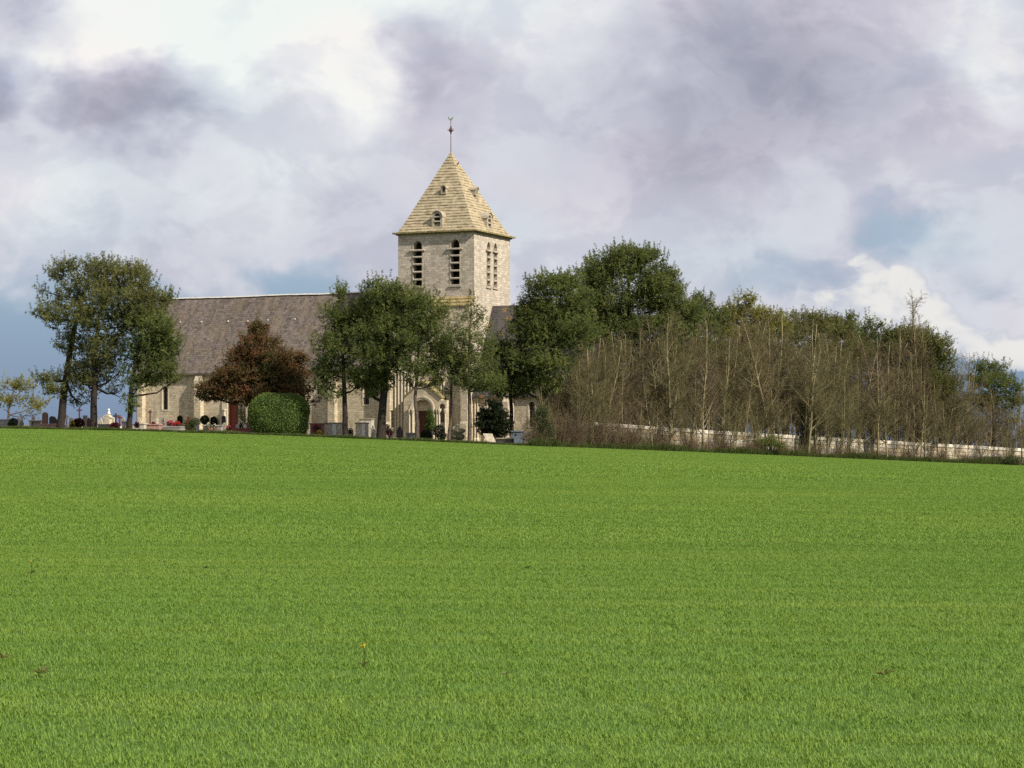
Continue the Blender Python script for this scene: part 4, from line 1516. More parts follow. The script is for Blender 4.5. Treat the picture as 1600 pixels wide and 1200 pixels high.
topprof = [(840, 640), (860, 568), (880, 532), (905, 512), (940, 508), (980, 520), (1020, 505), (1040, 490), (1080, 500), (1120, 508), (1150, 500), (1200, 492), (1240, 500), (1290, 505),
           (1340, 520), (1380, 525), (1420, 520), (1460, 530), (1500, 560), (1530, 590), (1560, 600), (1600, 610), (1680, 620)]


def top_at(px):
    return float(np.interp(px, [a for a, b in topprof], [b for a, b in topprof]))


GB = 'bare trees of the thicket'
rt = random.Random(42)
special = [
    (1440, 6.0, 468, 9, 'tallest bare tree, pale trunked, its fan of twigs standing against the sky'),
    (1474, 6.6, 492, 1, 'tall bare tree with white lit stem leaning beside the tallest one'),
    (1508, 7.2, 545, 4, 'bare tree with wispy twigs where the thicket drops towards its far end'),
    (1205, 1.4, 484, 1, 'bare tree with long pale trunk before the yellow green pine'),
    (1372, 1.2, 520, 3, 'bare tree with dark stout foot in front of the blue gap'),
    (1262, 1.2, 500, 5, 'upright bare tree behind the greenest bush of the thicket foot'),
    (1050, 1.6, 486, 2, 'forked bare tree below the shoulder of the tallest pine'),
    (925, 1.6, 508, 8, 'yellowish forked bare tree before the tallest pine'),
    (1100, 1.3, 500, 0, 'straight bare tree standing where the pale wall begins to show'),
    (1596, 2.0, 606, 7, 'last bare tree of the thicket beside the lone clumpy pine'),
    (852, 1.8, 600, 5, 'first low bare tree of the thicket, beside the dark rounded pine'),
]
for px, dy, ty, var, lab in special:
    Y = edgeY(px) + dy
    H = P(px, ty, Y).z - GP(px, Y).z
    bare_tree(px, Y, H, var, rt.uniform(0, 6.28), lab, GB, 1.0)
SEG = [(905, 'beside the dark rounded pine'), (1062, 'below the tallest pine'), (1128, 'below the drooping shouldered pine'), (1216, 'below the yellow green pine'),
       (1312, 'below the flat topped pine'), (1384, 'below the pair of young pines'), (1492, 'below the round headed pine'), (9999, 'beside the lone clumpy pine')]
ORD = 'first second third fourth fifth sixth seventh eighth ninth tenth eleventh twelfth thirteenth fourteenth fifteenth sixteenth seventeenth eighteenth'.split()
rows = [(1.6, 15, 'front rank', 862, 1612, (30, 90)), (6.2, 15, 'second rank', 852, 1640, (-14, 40)), (8.6, 15, 'third rank', 862, 1650, (-10, 55)), (11.4, 16, 'hindmost rank', 872, 1660, (-10, 55))]
for ri, (dy, step, rank, x0, x1, (h0, h1)) in enumerate(rows):
    px = x0
    spots = []
    while px < x1:
        spots.append(px + rt.uniform(-7, 7))
        px += step * rt.uniform(0.75, 1.25)
    spots.sort()
    cnt = {}
    for q in spots:
        Y = edgeY(q) + dy + rt.uniform(-0.8, 0.8)
        ty = top_at(q) + rt.uniform(h0, h1)
        if ri == 0 and rt.random() < 0.45:
            ty += rt.uniform(20, 60)
        H = max(2.5, P(q, ty, Y).z - GP(q, Y).z)
        seg = next(s_ for e, s_ in SEG if q < e)
        cnt[seg] = cnt.get(seg, 0) + 1
        if ri == 0:
            lab = '%s bare tree from the church, front rank, %s' % (ORD[cnt[seg] - 1], seg)
        elif ri == 1:
            lab = '%s bare tree from the church behind the wall, %s' % (ORD[cnt[seg] - 1], seg)
        elif ri == 2:
            lab = 'bare tree in the tangled middle of the thicket %s' % seg
        else:
            lab = 'bare tree deep at the back of the thicket %s' % seg
        bare_tree(q, Y, H, rt.randrange(9), rt.uniform(0, 6.28), lab, GB + (', %s' % rank if ri < 2 else ', %s %s' % (rank, seg)), rt.uniform(0.85, 1.2) * (0.8 if ri == 0 else 1), (rt.uniform(-.03, .03), rt.uniform(-.04, .04)))

# undergrowth: bramble canes and saplings nobody could count
rng = np.random.default_rng(77)
N = 19000
px = rng.uniform(836, 1680, N)
px = px + 7 * np.sin(px * 0.35) + 9 * np.sin(px * 0.13 + 1)
dy = np.where(rng.random(N) < np.interp(px, [836, 980, 1060, 1500, 1560], [0.95, 0.85, 0.55, 0.55, 0.8]), rng.uniform(0.8, 3.3, N), rng.uniform(5, 13, N))
Yv = edgeY(px) + dy
X = (px - 800) / F * Yv
Z = height(X, Yv)
hmax = np.interp(px, [836, 870, 960, 1060, 1200, 1420, 1600], [1.7, 2.7, 2.5, 1.6, 1.3, 1.3, 0.9]) * np.where(dy > 4, 1.9, 1.0)
h = hmax * rng.uniform(0.2, 1.25, N) * np.where(rng.random(N) < 0.12, 1.7, 1.0)
d = unit(rng.normal(0, 0.42, (N, 3)) * np.array([1, 1, 0]) + np.array([0, 0, 1.0]))
b0 = np.stack([X, Yv, Z - 0.05], 1)
m0 = b0 + d * h[:, None] * 0.55
t0 = m0 + unit(d + rng.normal(0, 0.5, (N, 3))) * h[:, None] * 0.5
wv = unit(np.cross(d, rdir(rng, N))) * rng.uniform(0.007, 0.014, N)[:, None]
V = np.stack([b0 - wv, b0 + wv, m0 + wv * .8, m0 - wv * .8, t0 + wv * .4, t0 - wv * .4], 1).reshape(-1, 3)
b = np.arange(N)[:, None] * 6
Fq = np.concatenate([np.concatenate([b, b + 1, b + 2, b + 3], 1), np.concatenate([b + 3, b + 2, b + 4, b + 5], 1)])
# side twigs
K = 80000
src = rng.integers(0, N, K)
tt = rng.uniform(0.15, 1, K)[:, None]
sp = b0[src] * (1 - tt) + t0[src] * tt
sdv = unit(rng.normal(0, 1, (K, 3)) + np.array([0, 0, 0.5])) * (h[src] * rng.uniform(0.12, 0.32, K))[:, None]
ww = unit(np.cross(sdv, rdir(rng, K))) * 0.006
V2 = np.stack([sp - ww, sp + ww, sp + sdv + ww * .4, sp + sdv - ww * .4], 1).reshape(-1, 3)
b2 = np.arange(K)[:, None] * 4 + len(V)
Fq = np.concatenate([Fq, np.concatenate([b2, b2 + 1, b2 + 2, b2 + 3], 1)])
tag(soup('undergrowth', np.concatenate([V, V2]), Fq, M_TWIGR), 'tangle of brown bramble canes and saplings along the foot of the bare trees', 'undergrowth', None, 'stuff')
# small fresh leaves among the undergrowth and the rough grass verge at its foot
L = 16000
clx = np.array([845, 855, 920, 1000, 1010, 1185, 1205, 1225, 1255, 1270, 1330, 1480, 1560])
ci = rng.integers(0, len(clx), L)
px = np.where(rng.random(L) < 0.6, clx[ci] + rng.normal(0, 10, L), rng.uniform(840, 1640, L))
Yv = edgeY(px) + np.abs(rng.normal(0, 1.2, L)) + 0.8
X = (px - 800) / F * Yv
hh = np.interp(px, [836, 870, 960, 1060, 1200, 1420, 1600], [2.4, 3.0, 2.2, 1.6, 1.8, 1.2, 0.9])
pz = height(X, Yv) + np.abs(rng.normal(0, 0.45, L)) * hh
V, Fq, tn = needles(rng, np.stack([X, Yv, pz], 1), rdir(rng, L), rng.uniform(0, 1, L), 1, 0.10, 0.03)
tag(soup('young_leaves', V, Fq, M_FRESH, None, tn), 'scattered fresh green leaves opening on the undergrowth', 'leaves', None, 'stuff')
L = 80000
px = np.concatenate([rng.uniform(830, 1700, 60000), rng.uniform(-40, 840, 20000)])
dyv = np.where(px > 830, np.abs(rng.normal(0, 1.5, L)) + 0.25, np.abs(rng.normal(0, 0.5, L)) + 0.25)
Yv = edgeY(px) + dyv
X = (px - 800) / F * Yv
hg = np.where(px > 830, 0.55, 0.20) * (1 + 0.5 * np.sin(px * 0.05) * np.sin(px * 0.013))
ax = unit(rng.normal(0, 0.35, (L, 3)) + np.array([0, 0, 1.0]))
V, Fq, tn = needles(rng, np.stack([X, Yv, height(X, Yv)], 1), ax, rng.uniform(0, 1, L), 1, 1.0, 0.016, (0, 0.3))
V = V.reshape(-1, 3, 3)
root_ = (V[:, :1, :] + V[:, 2:, :]) / 2
V = root_ + (V - root_) * np.array([1.0, 1.0, 1.0]) * np.stack([np.full(L, 1.3), hg, np.full(L, 1.3)], 1)[:, :, None]
V[:, :, 2] -= 0.1 * hg[:, None]
M_VERGE = leafy('verge_grass', [(0.05, (0.030, 0.050, 0.010)), (0.5, (0.060, 0.088, 0.018)), (0.95, (0.12, 0.125, 0.045))], 0.4)
tag(soup('verge_grass', V.reshape(-1, 3), Fq, M_VERGE, None, tn), 'rough dark grass verge between the crop and the trees', 'grass', None, 'stuff')

# ------------------------------------------------------------------ churchyard wall: every coping stone and block its own piece
M_BLOCKS = [noisy('wall_block_%s' % k, [(0.28, tuple(c * 0.62 for c in col)), (0.5, col), (0.72, tuple(min(.8, c * 1.22) for c in col))], 4.0, bumpd=0.04)
            for k, col in (('cream', (0.47, 0.41, 0.31)), ('buff', (0.38, 0.31, 0.21)), ('grey', (0.40, 0.37, 0.31)))]
M_COPING = noisy('coping_stone', [(0.3, (0.46, 0.41, 0.32)), (0.5, (0.65, 0.58, 0.48)), (0.75, (0.75, 0.69, 0.59))], 5.0, bumpd=0.04)
rw = random.Random(9)
wpx_ = np.linspace(890, 1710, 165)
wpt = [GP(p_, wallY(p_)) for p_ in wpx_]
wx_, wy_ = np.array([p_.x for p_ in wpt]), np.array([p_.y for p_ in wpt])
wu_ = np.concatenate([[0], np.cumsum(np.hypot(np.diff(wx_), np.diff(wy_)))])
wa, wl = wpt[0], float(wu_[-1])
wall_root = empty('churchyard_wall', wa, 0, 'long pale stone churchyard wall glimpsed between the bare trees', 'wall')
tops = [(890, 657), (930, 660), (1100, 672), (1400, 689.5), (1600, 701), (1710, 707)]


def wall_top(u):
    x, y, px = (float(np.interp(u, wu_, a)) for a in (wx_, wy_, wpx_))
    py = float(np.interp(px, [a for a, b in tops], [b for a, b in tops]))
    u2 = min(u + 0.5, wl)
    an = math.atan2(float(np.interp(u2, wu_, wy_)) - y, float(np.interp(u2, wu_, wx_)) - x) if u2 > u else 0.8
    return EYE + (HOR - py) / F * y - wa.z, gz(x, y) - wa.z, x - wa.x, y - wa.y, an


bm_cache = {}


def piece(name, l, h, d, mat, k):
    key = (name, round(l, 1), round(h, 2), k)
    if key not in bm_cache:
        r = random.Random(hash(key) & 0xffff)
        mb = MB()
        mb.box(-l / 2, l / 2, -d / 2, d / 2, -h / 2, h / 2)
        o = mb.build(name, mat, None, bevel=0.03)
        me = o.data
        for v in me.vertices:
            v.co += Vector((r.uniform(-.014, .014), r.uniform(-.014, .014), r.uniform(-.014, .014)))
        D.objects.remove(o)
        bm_cache[key] = me
    return bm_cache[key]


u = 0.0
while u < wl:
    l = rw.choice((0.7, 0.8, 0.9, 1.1))
    zt, zg, wx, wy, an = wall_top(u + l / 2)
    o = D.objects.new('coping_stone', piece('coping_stone', l - 0.03, 0.34, 0.62, M_COPING, rw.randrange(3)))
    o.location = (wx, wy + rw.uniform(-.02, .02), zt - 0.17)
    o.rotation_euler = (rw.uniform(-.02, .02), 0.02 + rw.uniform(-.012, .012), an + rw.uniform(-.015, .015))
    link(o, wall_root)
    u += l
for row in range(5):
    u = -rw.uniform(0, 0.4)
    while u < wl:
        l = rw.choice((0.8, 0.9, 1.1, 1.3)) * 1.05
        zt, zg, wx, wy, an = wall_top(u + l / 2)
        zz = zt - 0.34 - 0.41 * (row + 0.5)
        if zz > zg - 0.25:
            k = rw.randrange(3)
            o = D.objects.new('block', piece('block', l - 0.022, 0.395, 0.46, M_BLOCKS[k], k))
            o.location = (wx, wy + rw.uniform(-.015, .015), zz)
            o.rotation_euler = (0, 0.02 + rw.uniform(-.006, .006), an + rw.uniform(-.01, .01))
            link(o, wall_root)
        u += l

# ------------------------------------------------------------------ graves
def stone(name, c, spec=0.3, r=0.6):
    return noisy(name, [(0.3, tuple(x * 0.65 for x in c)), (0.5, c), (0.72, tuple(min(0.8, x * 1.35) for x in c))], 6.0, bumpd=0.015, r=r, spec=spec)


M_G = {k: stone('grave_' + k, c) for k, c in dict(grey=(0.27, 0.25, 0.23), pale=(0.46, 0.42, 0.35), brown=(0.17, 0.095, 0.065), red=(0.19, 0.055, 0.045),
       pink=(0.34, 0.20, 0.16), dark=(0.05, 0.045, 0.045), cream=(0.52, 0.45, 0.34), white=(0.70, 0.68, 0.63), mossy=(0.27, 0.24, 0.16), blue=(0.13, 0.16, 0.20)).items()}
M_POT = stone('terracotta', (0.32, 0.13, 0.07))


def petal(name, c):
    return leafy(name, [(0.1, tuple(x * 0.6 for x in c)), (0.5, c), (0.9, tuple(min(0.9, x * 1.3) for x in c))], 3.0)


M_PET = dict(pink=petal('pink_petals', (0.55, 0.10, 0.20)), red=petal('red_petals', (0.45, 0.03, 0.03)), yellow=petal('yellow_petals', (0.62, 0.50, 0.06)),
             white=petal('white_petals', (0.70, 0.68, 0.60)), orange=petal('orange_petals', (0.60, 0.14, 0.03)), mauve=petal('mauve_petals', (0.42, 0.16, 0.34)))


def hgt(px, py, Y):
    return P(px, py, Y).z - GP(px, Y).z


def outline(style, w, h):
    a = w / 2
    if style == 'round':
        pts = [(-a, 0), (a, 0), (a, h - a * 0.9)]
        pts += [(a * math.cos(t), h - a * 0.9 + a * 0.9 * math.sin(t)) for t in [math.pi * k / 8 for k in range(1, 8)]]
        pts += [(-a, h - a * 0.9)]
    elif style == 'shoulder':
        pts = [(-a, 0), (a, 0), (a, h * 0.72), (a * 0.62, h * 0.78), (a * 0.5, h * 0.93), (0, h), (-a * 0.5, h * 0.93), (-a * 0.62, h * 0.78), (-a, h * 0.72)]
    elif style == 'peak':
        pts = [(-a, 0), (a, 0), (a * 0.96, h * 0.84), (0, h), (-a * 0.96, h * 0.84)]
    elif style == 'slant':
        pts = [(-a, 0), (a, 0), (a, h * 0.7), (a * 0.4, h * 0.95), (-a * 0.5, h), (-a, h * 0.85)]
    else:
        pts = [(-a, 0), (a, 0), (a * 0.97, h), (-a * 0.97, h)]
    return pts


def headstone(px, dY, wpx, top, style, mat, label, th=0.16, rz=-0.25, lean=0.0, group='headstones'):
    Y = edgeY(px) + dY
    s = Y / F
    base = GP(px, Y)
    h = hgt(px, top, Y)
    w = wpx * s / math.cos(rz)
    root = empty('headstone', base, rz, label, 'gravestone', group)
    root.rotation_euler = (lean, 0, rz)
    mb = MB()
    mb.prism(outline(style, w, h), -th / 2, th / 2)
    mb.build('stone', M_G[mat], root, bevel=0.015)
    mb = MB()
    mb.box(-w / 2 - 0.1, w / 2 + 0.1, -th / 2 - 0.1, th / 2 + 0.1, -0.15, 0.14)
    mb.build('plinth', M_G['grey' if mat != 'grey' else 'pale'], root, bevel=0.02)
    return root


def tomb(px0, px1, dY, top, mat, label, depth=1.0, rz=-0.2, slab=None, plaque=None, legs=False, head=None, group='tombs'):
    px = (px0 + px1) / 2
    Y = edgeY(px) + dY
    s = Y / F
    base = GP(px, Y)
    h = hgt(px, top, Y)
    w = (px1 - px0) * s
    root = empty('tomb', base, rz, label, 'tomb', group)
    sm = M_G[slab or mat]
    mb = MB()
    mb.box(-w / 2 - 0.08, w / 2 + 0.08, -0.1, depth + 0.1, -0.25, min(0.12, h * 0.3))
    mb.build('base', M_G['pale'], root, bevel=0.02)
    b0 = min(0.12, h * 0.3)
    if legs:
        for x in (-w / 2 + 0.12, w / 2 - 0.12):
            mb = MB()
            mb.box(x - 0.12, x + 0.12, 0.05, depth - 0.05, b0, h - 0.12)
            mb.build('leg', M_G[mat], root, bevel=0.02)
        mb = MB()
        mb.box(-w / 2 + 0.3, w / 2 - 0.3, 0.2, depth - 0.2, b0, h - 0.12)
        mb.build('chest', M_G['grey'], root, bevel=0.02)
    else:
        mb = MB()
        mb.box(-w / 2, w / 2, 0, depth, b0, h - 0.10)
        mb.build('chest', M_G[mat], root, bevel=0.03)
    mb = MB()
    mb.prism([(-w / 2 - 0.05, h - 0.12), (w / 2 + 0.05, h - 0.12), (w / 2 + 0.05, h - 0.02), (w / 2 - 0.1, h), (-w / 2 + 0.1, h), (-w / 2 - 0.05, h - 0.02)], -0.06, depth + 0.06)
    mb.build('slab', sm, root, bevel=0.012)
    if plaque:
        mb = MB()
        pw = min(0.4, w * 0.3)
        mb.box(plaque * w - pw / 2, plaque * w + pw / 2, -0.16, -0.10, 0.1, h - 0.16)
        mb.build('plaque', M_G['white'], root, bevel=0.02)
    if head:
        hp, hmat, style = head
        hh = hgt(px, hp, Y)
        mb = MB()
        mb.prism([(x, z + h * 0.5) for x, z in outline(style, w * 0.34, hh - h * 0.5)], depth - 0.2, depth - 0.02)
        mb.build('head_panel', M_G[hmat], root, bevel=0.015)
    return root


def cross(px, dY, top, mat, label, arm=0.62, th=0.07, foot=True, group='grave crosses'):
    Y = edgeY(px) + dY
    base = GP(px, Y)
    h = hgt(px, top, Y)
    root = empty('grave_cross', base, -0.25, label, 'cross', group)
    t = th
    a = arm / 2
    zc_ = h - a * 0.95
    mb = MB()
    mb.prism([(-t, 0), (t, 0), (t, zc_ - t), (a - .04, zc_ - t), (a, zc_ - t * 1.6), (a, zc_ + t * 1.6), (a - .04, zc_ + t), (t, zc_ + t), (t, h - .05), (t * 1.6, h), (-t * 1.6, h), (-t, h - .05),
              (-t, zc_ + t), (-a + .04, zc_ + t), (-a, zc_ + t * 1.6), (-a, zc_ - t * 1.6), (-a + .04, zc_ - t), (-t, zc_ - t)], -t * 0.7, t * 0.7)
    mb.build('shaft', mat, root)
    mb = MB()
    mb.prism([(-0.3, -0.2), (0.3, -0.2), (0.26, 0.18), (0.16, 0.22), (0.12, 0.34), (-0.12, 0.34), (-0.16, 0.22), (-0.26, 0.18)], -0.22, 0.22)
    mb.build('pedestal', M_G['pale'], root, bevel=0.02)
    return root


def flowers(px, dY, wpx, top, colour, label, lift=0.0, seed=0, pot=True, n=60, group='flowers on the graves'):
    Y = edgeY(px) + dY
    s = Y / F
    base = GP(px, Y) + Vector((0, 0, lift))
    h = max(0.25, hgt(px, top, Y) - lift)
    w = wpx * s
    rg = np.random.default_rng(900 + seed)
    root = empty('potted_flowers', base, 0, label, 'flowers', group)
    if pot:
        mb = MB()
        mb.lathe((0, 0, 0), [(0.11, 0), (0.16, 0.22), (0.18, 0.22), (0.18, 0.27), (0.15, 0.27)], 10)
        mb.build('pot', M_POT, root, smooth=False)
    V, Fq, tn = leaf_mass(rg, 260, [(0, 0, h * 0.5)], [(w / 2, w / 2.4, h * 0.42)], 0.16, 0.1)
    soup('leaves', V, Fq, M_SHRUB, root, tn)
    d = rdir(rg, n)
    p = np.array([0, 0, h * 0.58]) + d * np.array([w / 2, w / 2.2, h * 0.42]) * rg.uniform(0.75, 1.05, n)[:, None]
    V, Fq, tn = needles(rg, p, unit(d + np.array([0, -0.4, 0.4])), rg.uniform(0.2, 0.9, n), 7, 0.10, 0.035, (0.5, 1.3))
    soup('blossoms', V, Fq, M_PET[colour], root, tn)
    return root


def shrub(name, px, dY, lobes, mat, label, n=5000, size=0.12, seed=0, square=2.0, cat='shrub', group=None, stem=True, shell=0.5, petals=None):
    """lobes: (px, py, rx, ry) masses"""
    Y = edgeY(px) + dY
    s = Y / F
    base = GP(px, Y)
    rg = np.random.default_rng(500 + seed)
    root = empty(name, base, 0, label, cat, group)
    cs, rs = [], []
    for cx, cy, rx, ry in lobes:
        cs.append(tuple(P(cx, cy, Y) - base))
        rs.append((rx * s, min(rx * s, 1.6), ry * s))
    V, Fq, tn = leaf_mass(rg, n, cs, rs, size, shell, squareness=square)
    soup('foliage', V, Fq, mat, root, tn)
    if square > 2:                               # the dense inside of a clipped hedge
        bm = bmesh.new()
        bmesh.ops.create_cube(bm, size=2)
        bmesh.ops.subdivide_edges(bm, edges=bm.edges, cuts=14, use_grid_fill=True)
        r_ = random.Random(seed)
        for v in bm.verts:
            q = (abs(v.co.x) ** square + abs(v.co.y) ** square + abs(v.co.z) ** square) ** (1 / square)
            v.co = Vector(cs[0]) + Vector([a * b for a, b in zip(v.co / q * (0.87 + r_.uniform(-.04, .04)), rs[0])])
        me = D.meshes.new('inner_foliage')
        bm.to_mesh(me)
        bm.free()
        me.materials.append(mat)
        link(D.objects.new('inner_foliage', me), root)
    mb = MB()
    for c in cs:
        for k in range(3):
            e = Vector(c) + Vector((rg.uniform(-.3, .3), rg.uniform(-.3, .3), rg.uniform(-.2, .3)))
            st = Vector((rg.uniform(-.12, .12), rg.uniform(-.12, .12), -0.2))
            mb.tube([st, st.lerp(e, 0.5) + Vector((rg.uniform(-.1, .1), 0, 0)), e], [0.045, 0.03, 0.012], 5)
    mb.build('stems', M_BARKD, root, smooth=True)
    if petals:
        k = 90
        d = rdir(rg, k)
        j = rg.integers(0, len(cs), k)
        p = np.array(cs)[j] + d * np.array(rs)[j]
        V, Fq, tn = needles(rg, p, d, rg.uniform(0.2, 0.9, k), 6, 0.09, 0.03, (0.5, 1.3))
        soup('blossoms', V, Fq, M_PET[petals], root, tn)
    return root


# --- by the far-left corner
tomb(-6, 16, 9, 655, 'grey', 'low dark grey tomb at the outer corner of the graveyard', 0.9)
shrub('shrub', 21, 7, [(21, 660, 7, 7), (17, 663, 5, 5)], M_SHRUB, 'small dark bush between two low tombs near the far corner', 1800, 0.11, 1)
headstone(34, 8, 6, 656, 'shoulder', 'mossy', 'small mossy headstone in front of the pale table tomb')
tomb(44, 67, 10, 656, 'cream', 'pale stone table tomb beside the rounded brown headstone', 1.0, legs=True)
headstone(70.5, 9, 9, 644, 'round', 'brown', 'tall rounded brown granite headstone, left of the leaning trunked pine', 0.2)
headstone(83, 11, 12, 650, 'slant', 'dark', 'dark sloping topped headstone beside the rounded brown one', 0.2)
tomb(60, 89, 5.5, 662, 'pink', 'long low reddish tomb at the foot of the rounded brown headstone', 1.0)
cross(124, 14, 637, M_IRON, 'slender purplish iron cross rising against the sky between two trunks', 0.5, 0.06)
flowers(113, 6, 9, 657, 'yellow', 'yellow flowers beside a dark bush under the leaning pine', 0.0, 2)
shrub('shrub', 123, 6.5, [(123, 661, 9, 7)], M_PINE_DK, 'dark low bush with red flowers below the iron cross', 1600, 0.12, 3, petals='red')
headstone(133, 9, 7, 649, 'flat', 'grey', 'upright grey headstone just left of the straight trunked pine')
headstone(138.5, 7, 4.5, 652, 'peak', 'red', 'narrow dark red headstone touching the straight trunk')
tomb(152, 177, 5.5, 662.5, 'grey', 'wide flat grey tomb slab to the right of the straight trunk', 1.2, slab='grey')
# monument with a carved bust
_Y = edgeY(168) + 10
mroot = empty('grave_monument', GP(168, _Y), -0.25, 'pale carved grave monument topped by a small white figure', 'monument')
mb = MB()
mh = hgt(168, 648, _Y)
mb.prism([(-0.42, -0.2), (0.42, -0.2), (0.42, 0.25), (0.34, 0.30), (0.30, mh * 0.72), (0.40, mh * 0.78), (0.40, mh * 0.86), (0.16, mh), (-0.16, mh), (-0.40, mh * 0.86), (-0.40, mh * 0.78), (-0.30, mh * 0.72), (-0.34, 0.30), (-0.42, 0.25)], -0.3, 0.3)
mb.build('pedestal', M_G['cream'], mroot, bevel=0.02)
mb = MB()
mb.lathe((0.12, 0, mh), [(0.15, 0), (0.17, 0.12), (0.12, 0.26), (0.06, 0.31), (0.10, 0.38), (0.11, 0.46), (0.07, 0.53), (0.01, 0.56)], 10)
mb.build('figure', M_G['white'], mroot, smooth=True)
headstone(157, 11, 8, 653, 'shoulder', 'pale', 'pale shouldered headstone left of the carved monument')
cross(181, 12, 646, M_G['dark'], 'dark stone cross just right of the carved monument', 0.5, 0.07)
cross(187, 10, 649, M_G['red'], 'reddish stone cross close to the shaggy pine trunk', 0.42, 0.07)
flowers(180, 5.5, 16, 660, 'pink', 'bank of pink flowers on the flat grey tomb', 0.0, 4, pot=False, n=110)
tomb(190, 199, 7, 658, 'pale', 'small pale tomb half hidden by the shaggy pine trunk', 0.8)
tomb(206, 226, 7.5, 661, 'pale', 'pale low tomb just right of the shaggy pine trunk', 0.9)
# --- before the nave
cross(234.5, 9, 641, M_IRON, 'thin iron cross standing before the nave wall', 0.36, 0.05)
tomb(228, 249, 5, 662.5, 'pink', 'pink granite tomb below the thin iron cross', 1.0, slab='pink')
headstone(255, 6.5, 5, 652, 'flat', 'grey', 'narrow grey headstone under the lancet window of the nave')
tomb(253, 283, 4, 666, 'grey', 'long grey tomb carrying pink and red flowers', 1.2)
flowers(266, 4.6, 12, 657, 'pink', 'pink flowers at one end of the long grey tomb', 0.2, 5, pot=False, n=90)
flowers(277, 4.6, 11, 658, 'red', 'red flowers beside the pink ones on the grey tomb', 0.2, 6, pot=False, n=80)
shrub('shrub', 281, 7.5, [(281, 656, 4, 7)], M_PINE_DK, 'small dark upright bush behind the red flowers', 900, 0.11, 7)
flowers(294, 6, 8, 651, 'orange', 'orange flowers in front of the nave buttress', 0.0, 8)
shrub('rose_bush', 299, 2.2, [(295, 663, 9, 8), (305, 660, 9, 7), (299, 670, 10, 5)], M_SHRUB, 'loose straggling rose bush at the edge of the field', 1500, 0.11, 9, shell=0.2)
shrub('shrub', 320, 9, [(320, 656, 7, 7)], M_SHRUB, 'rounded green bush before the nave, behind the rose bush', 2200, 0.1, 10)
shrub('shrub', 334, 8, [(334, 659, 6, 8)], M_PINE_DK, 'dark rounded bush left of the red doorway', 1800, 0.1, 11)
tomb(316, 347, 4.5, 664, 'grey', 'broad grey tomb left of the dark red tomb', 1.2, slab='grey')
flowers(326.5, 4.2, 4, 661, 'white', 'white potted flowers at the head of the broad grey tomb', 0.2, 12)
flowers(335.5, 4.0, 4, 663, 'white', 'smaller white potted flowers on the broad grey tomb', 0.2, 13)
headstone(349.5, 7.5, 6, 649.5, 'round', 'dark', 'black rounded headstone before the red doorway')
headstone(350.5, 5.0, 6, 660, 'peak', 'mossy', 'short weathered grey headstone in front of the black one')
tomb(362, 404, 2.6, 669, 'red', 'long dark red granite tomb with plaques, nearest the field', 1.1, slab='red', head=(659.5, 'brown', 'round'))
flowers(377, 5.0, 8, 658, 'white', 'white flowers behind the dark red tomb', 0.0, 14)
flowers(402, 3.2, 11, 662, 'mauve', 'mauve flowers at the hedge end of the dark red tomb', 0.2, 15, pot=False, n=80)
flowers(411, 2.4, 9, 670, 'yellow', 'yellow flowers on the ground against the clipped hedge', 0.0, 16, pot=False, n=50)
for i, (px, lab) in enumerate(((371, 'grey memorial plaque on the dark red tomb, nearest its headstone'), (383, 'pale memorial plaque on the middle of the dark red tomb'), (392, 'pale memorial plaque on the dark red tomb, next to the mauve flowers'))):
    Y = edgeY(px) + 2.9
    o = empty('memorial_plaque', GP(px, Y) + Vector((0, 0, hgt(383, 669, edgeY(383) + 2.6))), -0.2, lab, 'plaque', 'plaques on the dark red tomb')
    mb = MB()
    mb.prism([(-0.14, 0.03), (0.14, 0.03), (0.14, 0.26), (0.07, 0.33), (-0.07, 0.33), (-0.14, 0.26)], -0.02, 0.02)
    mb.build('plate', M_G['pale' if i else 'grey'], o)
    mb = MB()
    mb.box(-0.16, 0.16, -0.05, 0.05, 0, 0.03)
    mb.build('foot', M_G['grey'], o)
shrub('shrub', 378, 10, [(376, 645, 9, 10), (380, 656, 9, 7)], M_FRESH, 'airy pale green shrub growing beside the red doorway', 900, 0.10, 17, shell=0.1)
# smaller stones crowding the rows behind
headstone(29, 11, 6, 652, 'peak', 'pale', 'pale pointed headstone behind the small dark bush')
headstone(52, 13, 5, 650, 'round', 'grey', 'grey rounded headstone just behind the pale table tomb')
cross(104, 12, 648, M_G['pale'], 'small pale stone cross between the leaning trunk and the iron cross', 0.4, 0.06)
headstone(111, 11, 6, 653, 'flat', 'cream', 'low cream headstone behind the yellow flowers')
headstone(144, 12, 6, 651, 'shoulder', 'pink', 'pinkish shouldered headstone half behind the straight trunk')
cross(152, 13, 647, M_G['grey'], 'grey stone cross behind the pale shouldered headstone', 0.42, 0.06)
headstone(176, 13, 6, 652, 'round', 'cream', 'cream rounded headstone between the monument and the dark cross')
headstone(193, 12, 5, 651, 'peak', 'grey', 'grey pointed headstone behind the reddish cross')
headstone(218, 10, 7, 653, 'shoulder', 'cream', 'cream shouldered headstone behind the pale low tomb')
flowers(214, 6.8, 7, 659, 'mauve', 'mauve flowers on the pale low tomb near the shaggy trunk', 0.2, 31, pot=False, n=50)
headstone(244, 9, 6, 654, 'round', 'pale', 'pale rounded headstone right of the thin iron cross')
flowers(240, 5.4, 6, 659, 'red', 'red flowers on the pink granite tomb', 0.2, 32, pot=False, n=45)
headstone(287, 10, 6, 653, 'peak', 'cream', 'cream pointed headstone behind the orange flowers')
headstone(308, 8, 6, 654, 'flat', 'white', 'white flat topped headstone behind the straggling rose bush')
headstone(341, 9.5, 5, 652, 'shoulder', 'pale', 'pale headstone between the dark rounded bush and the black headstone')
flowers(357, 4.6, 6, 665, 'pink', 'pink potted flowers beside the short weathered headstone', 0.0, 33)
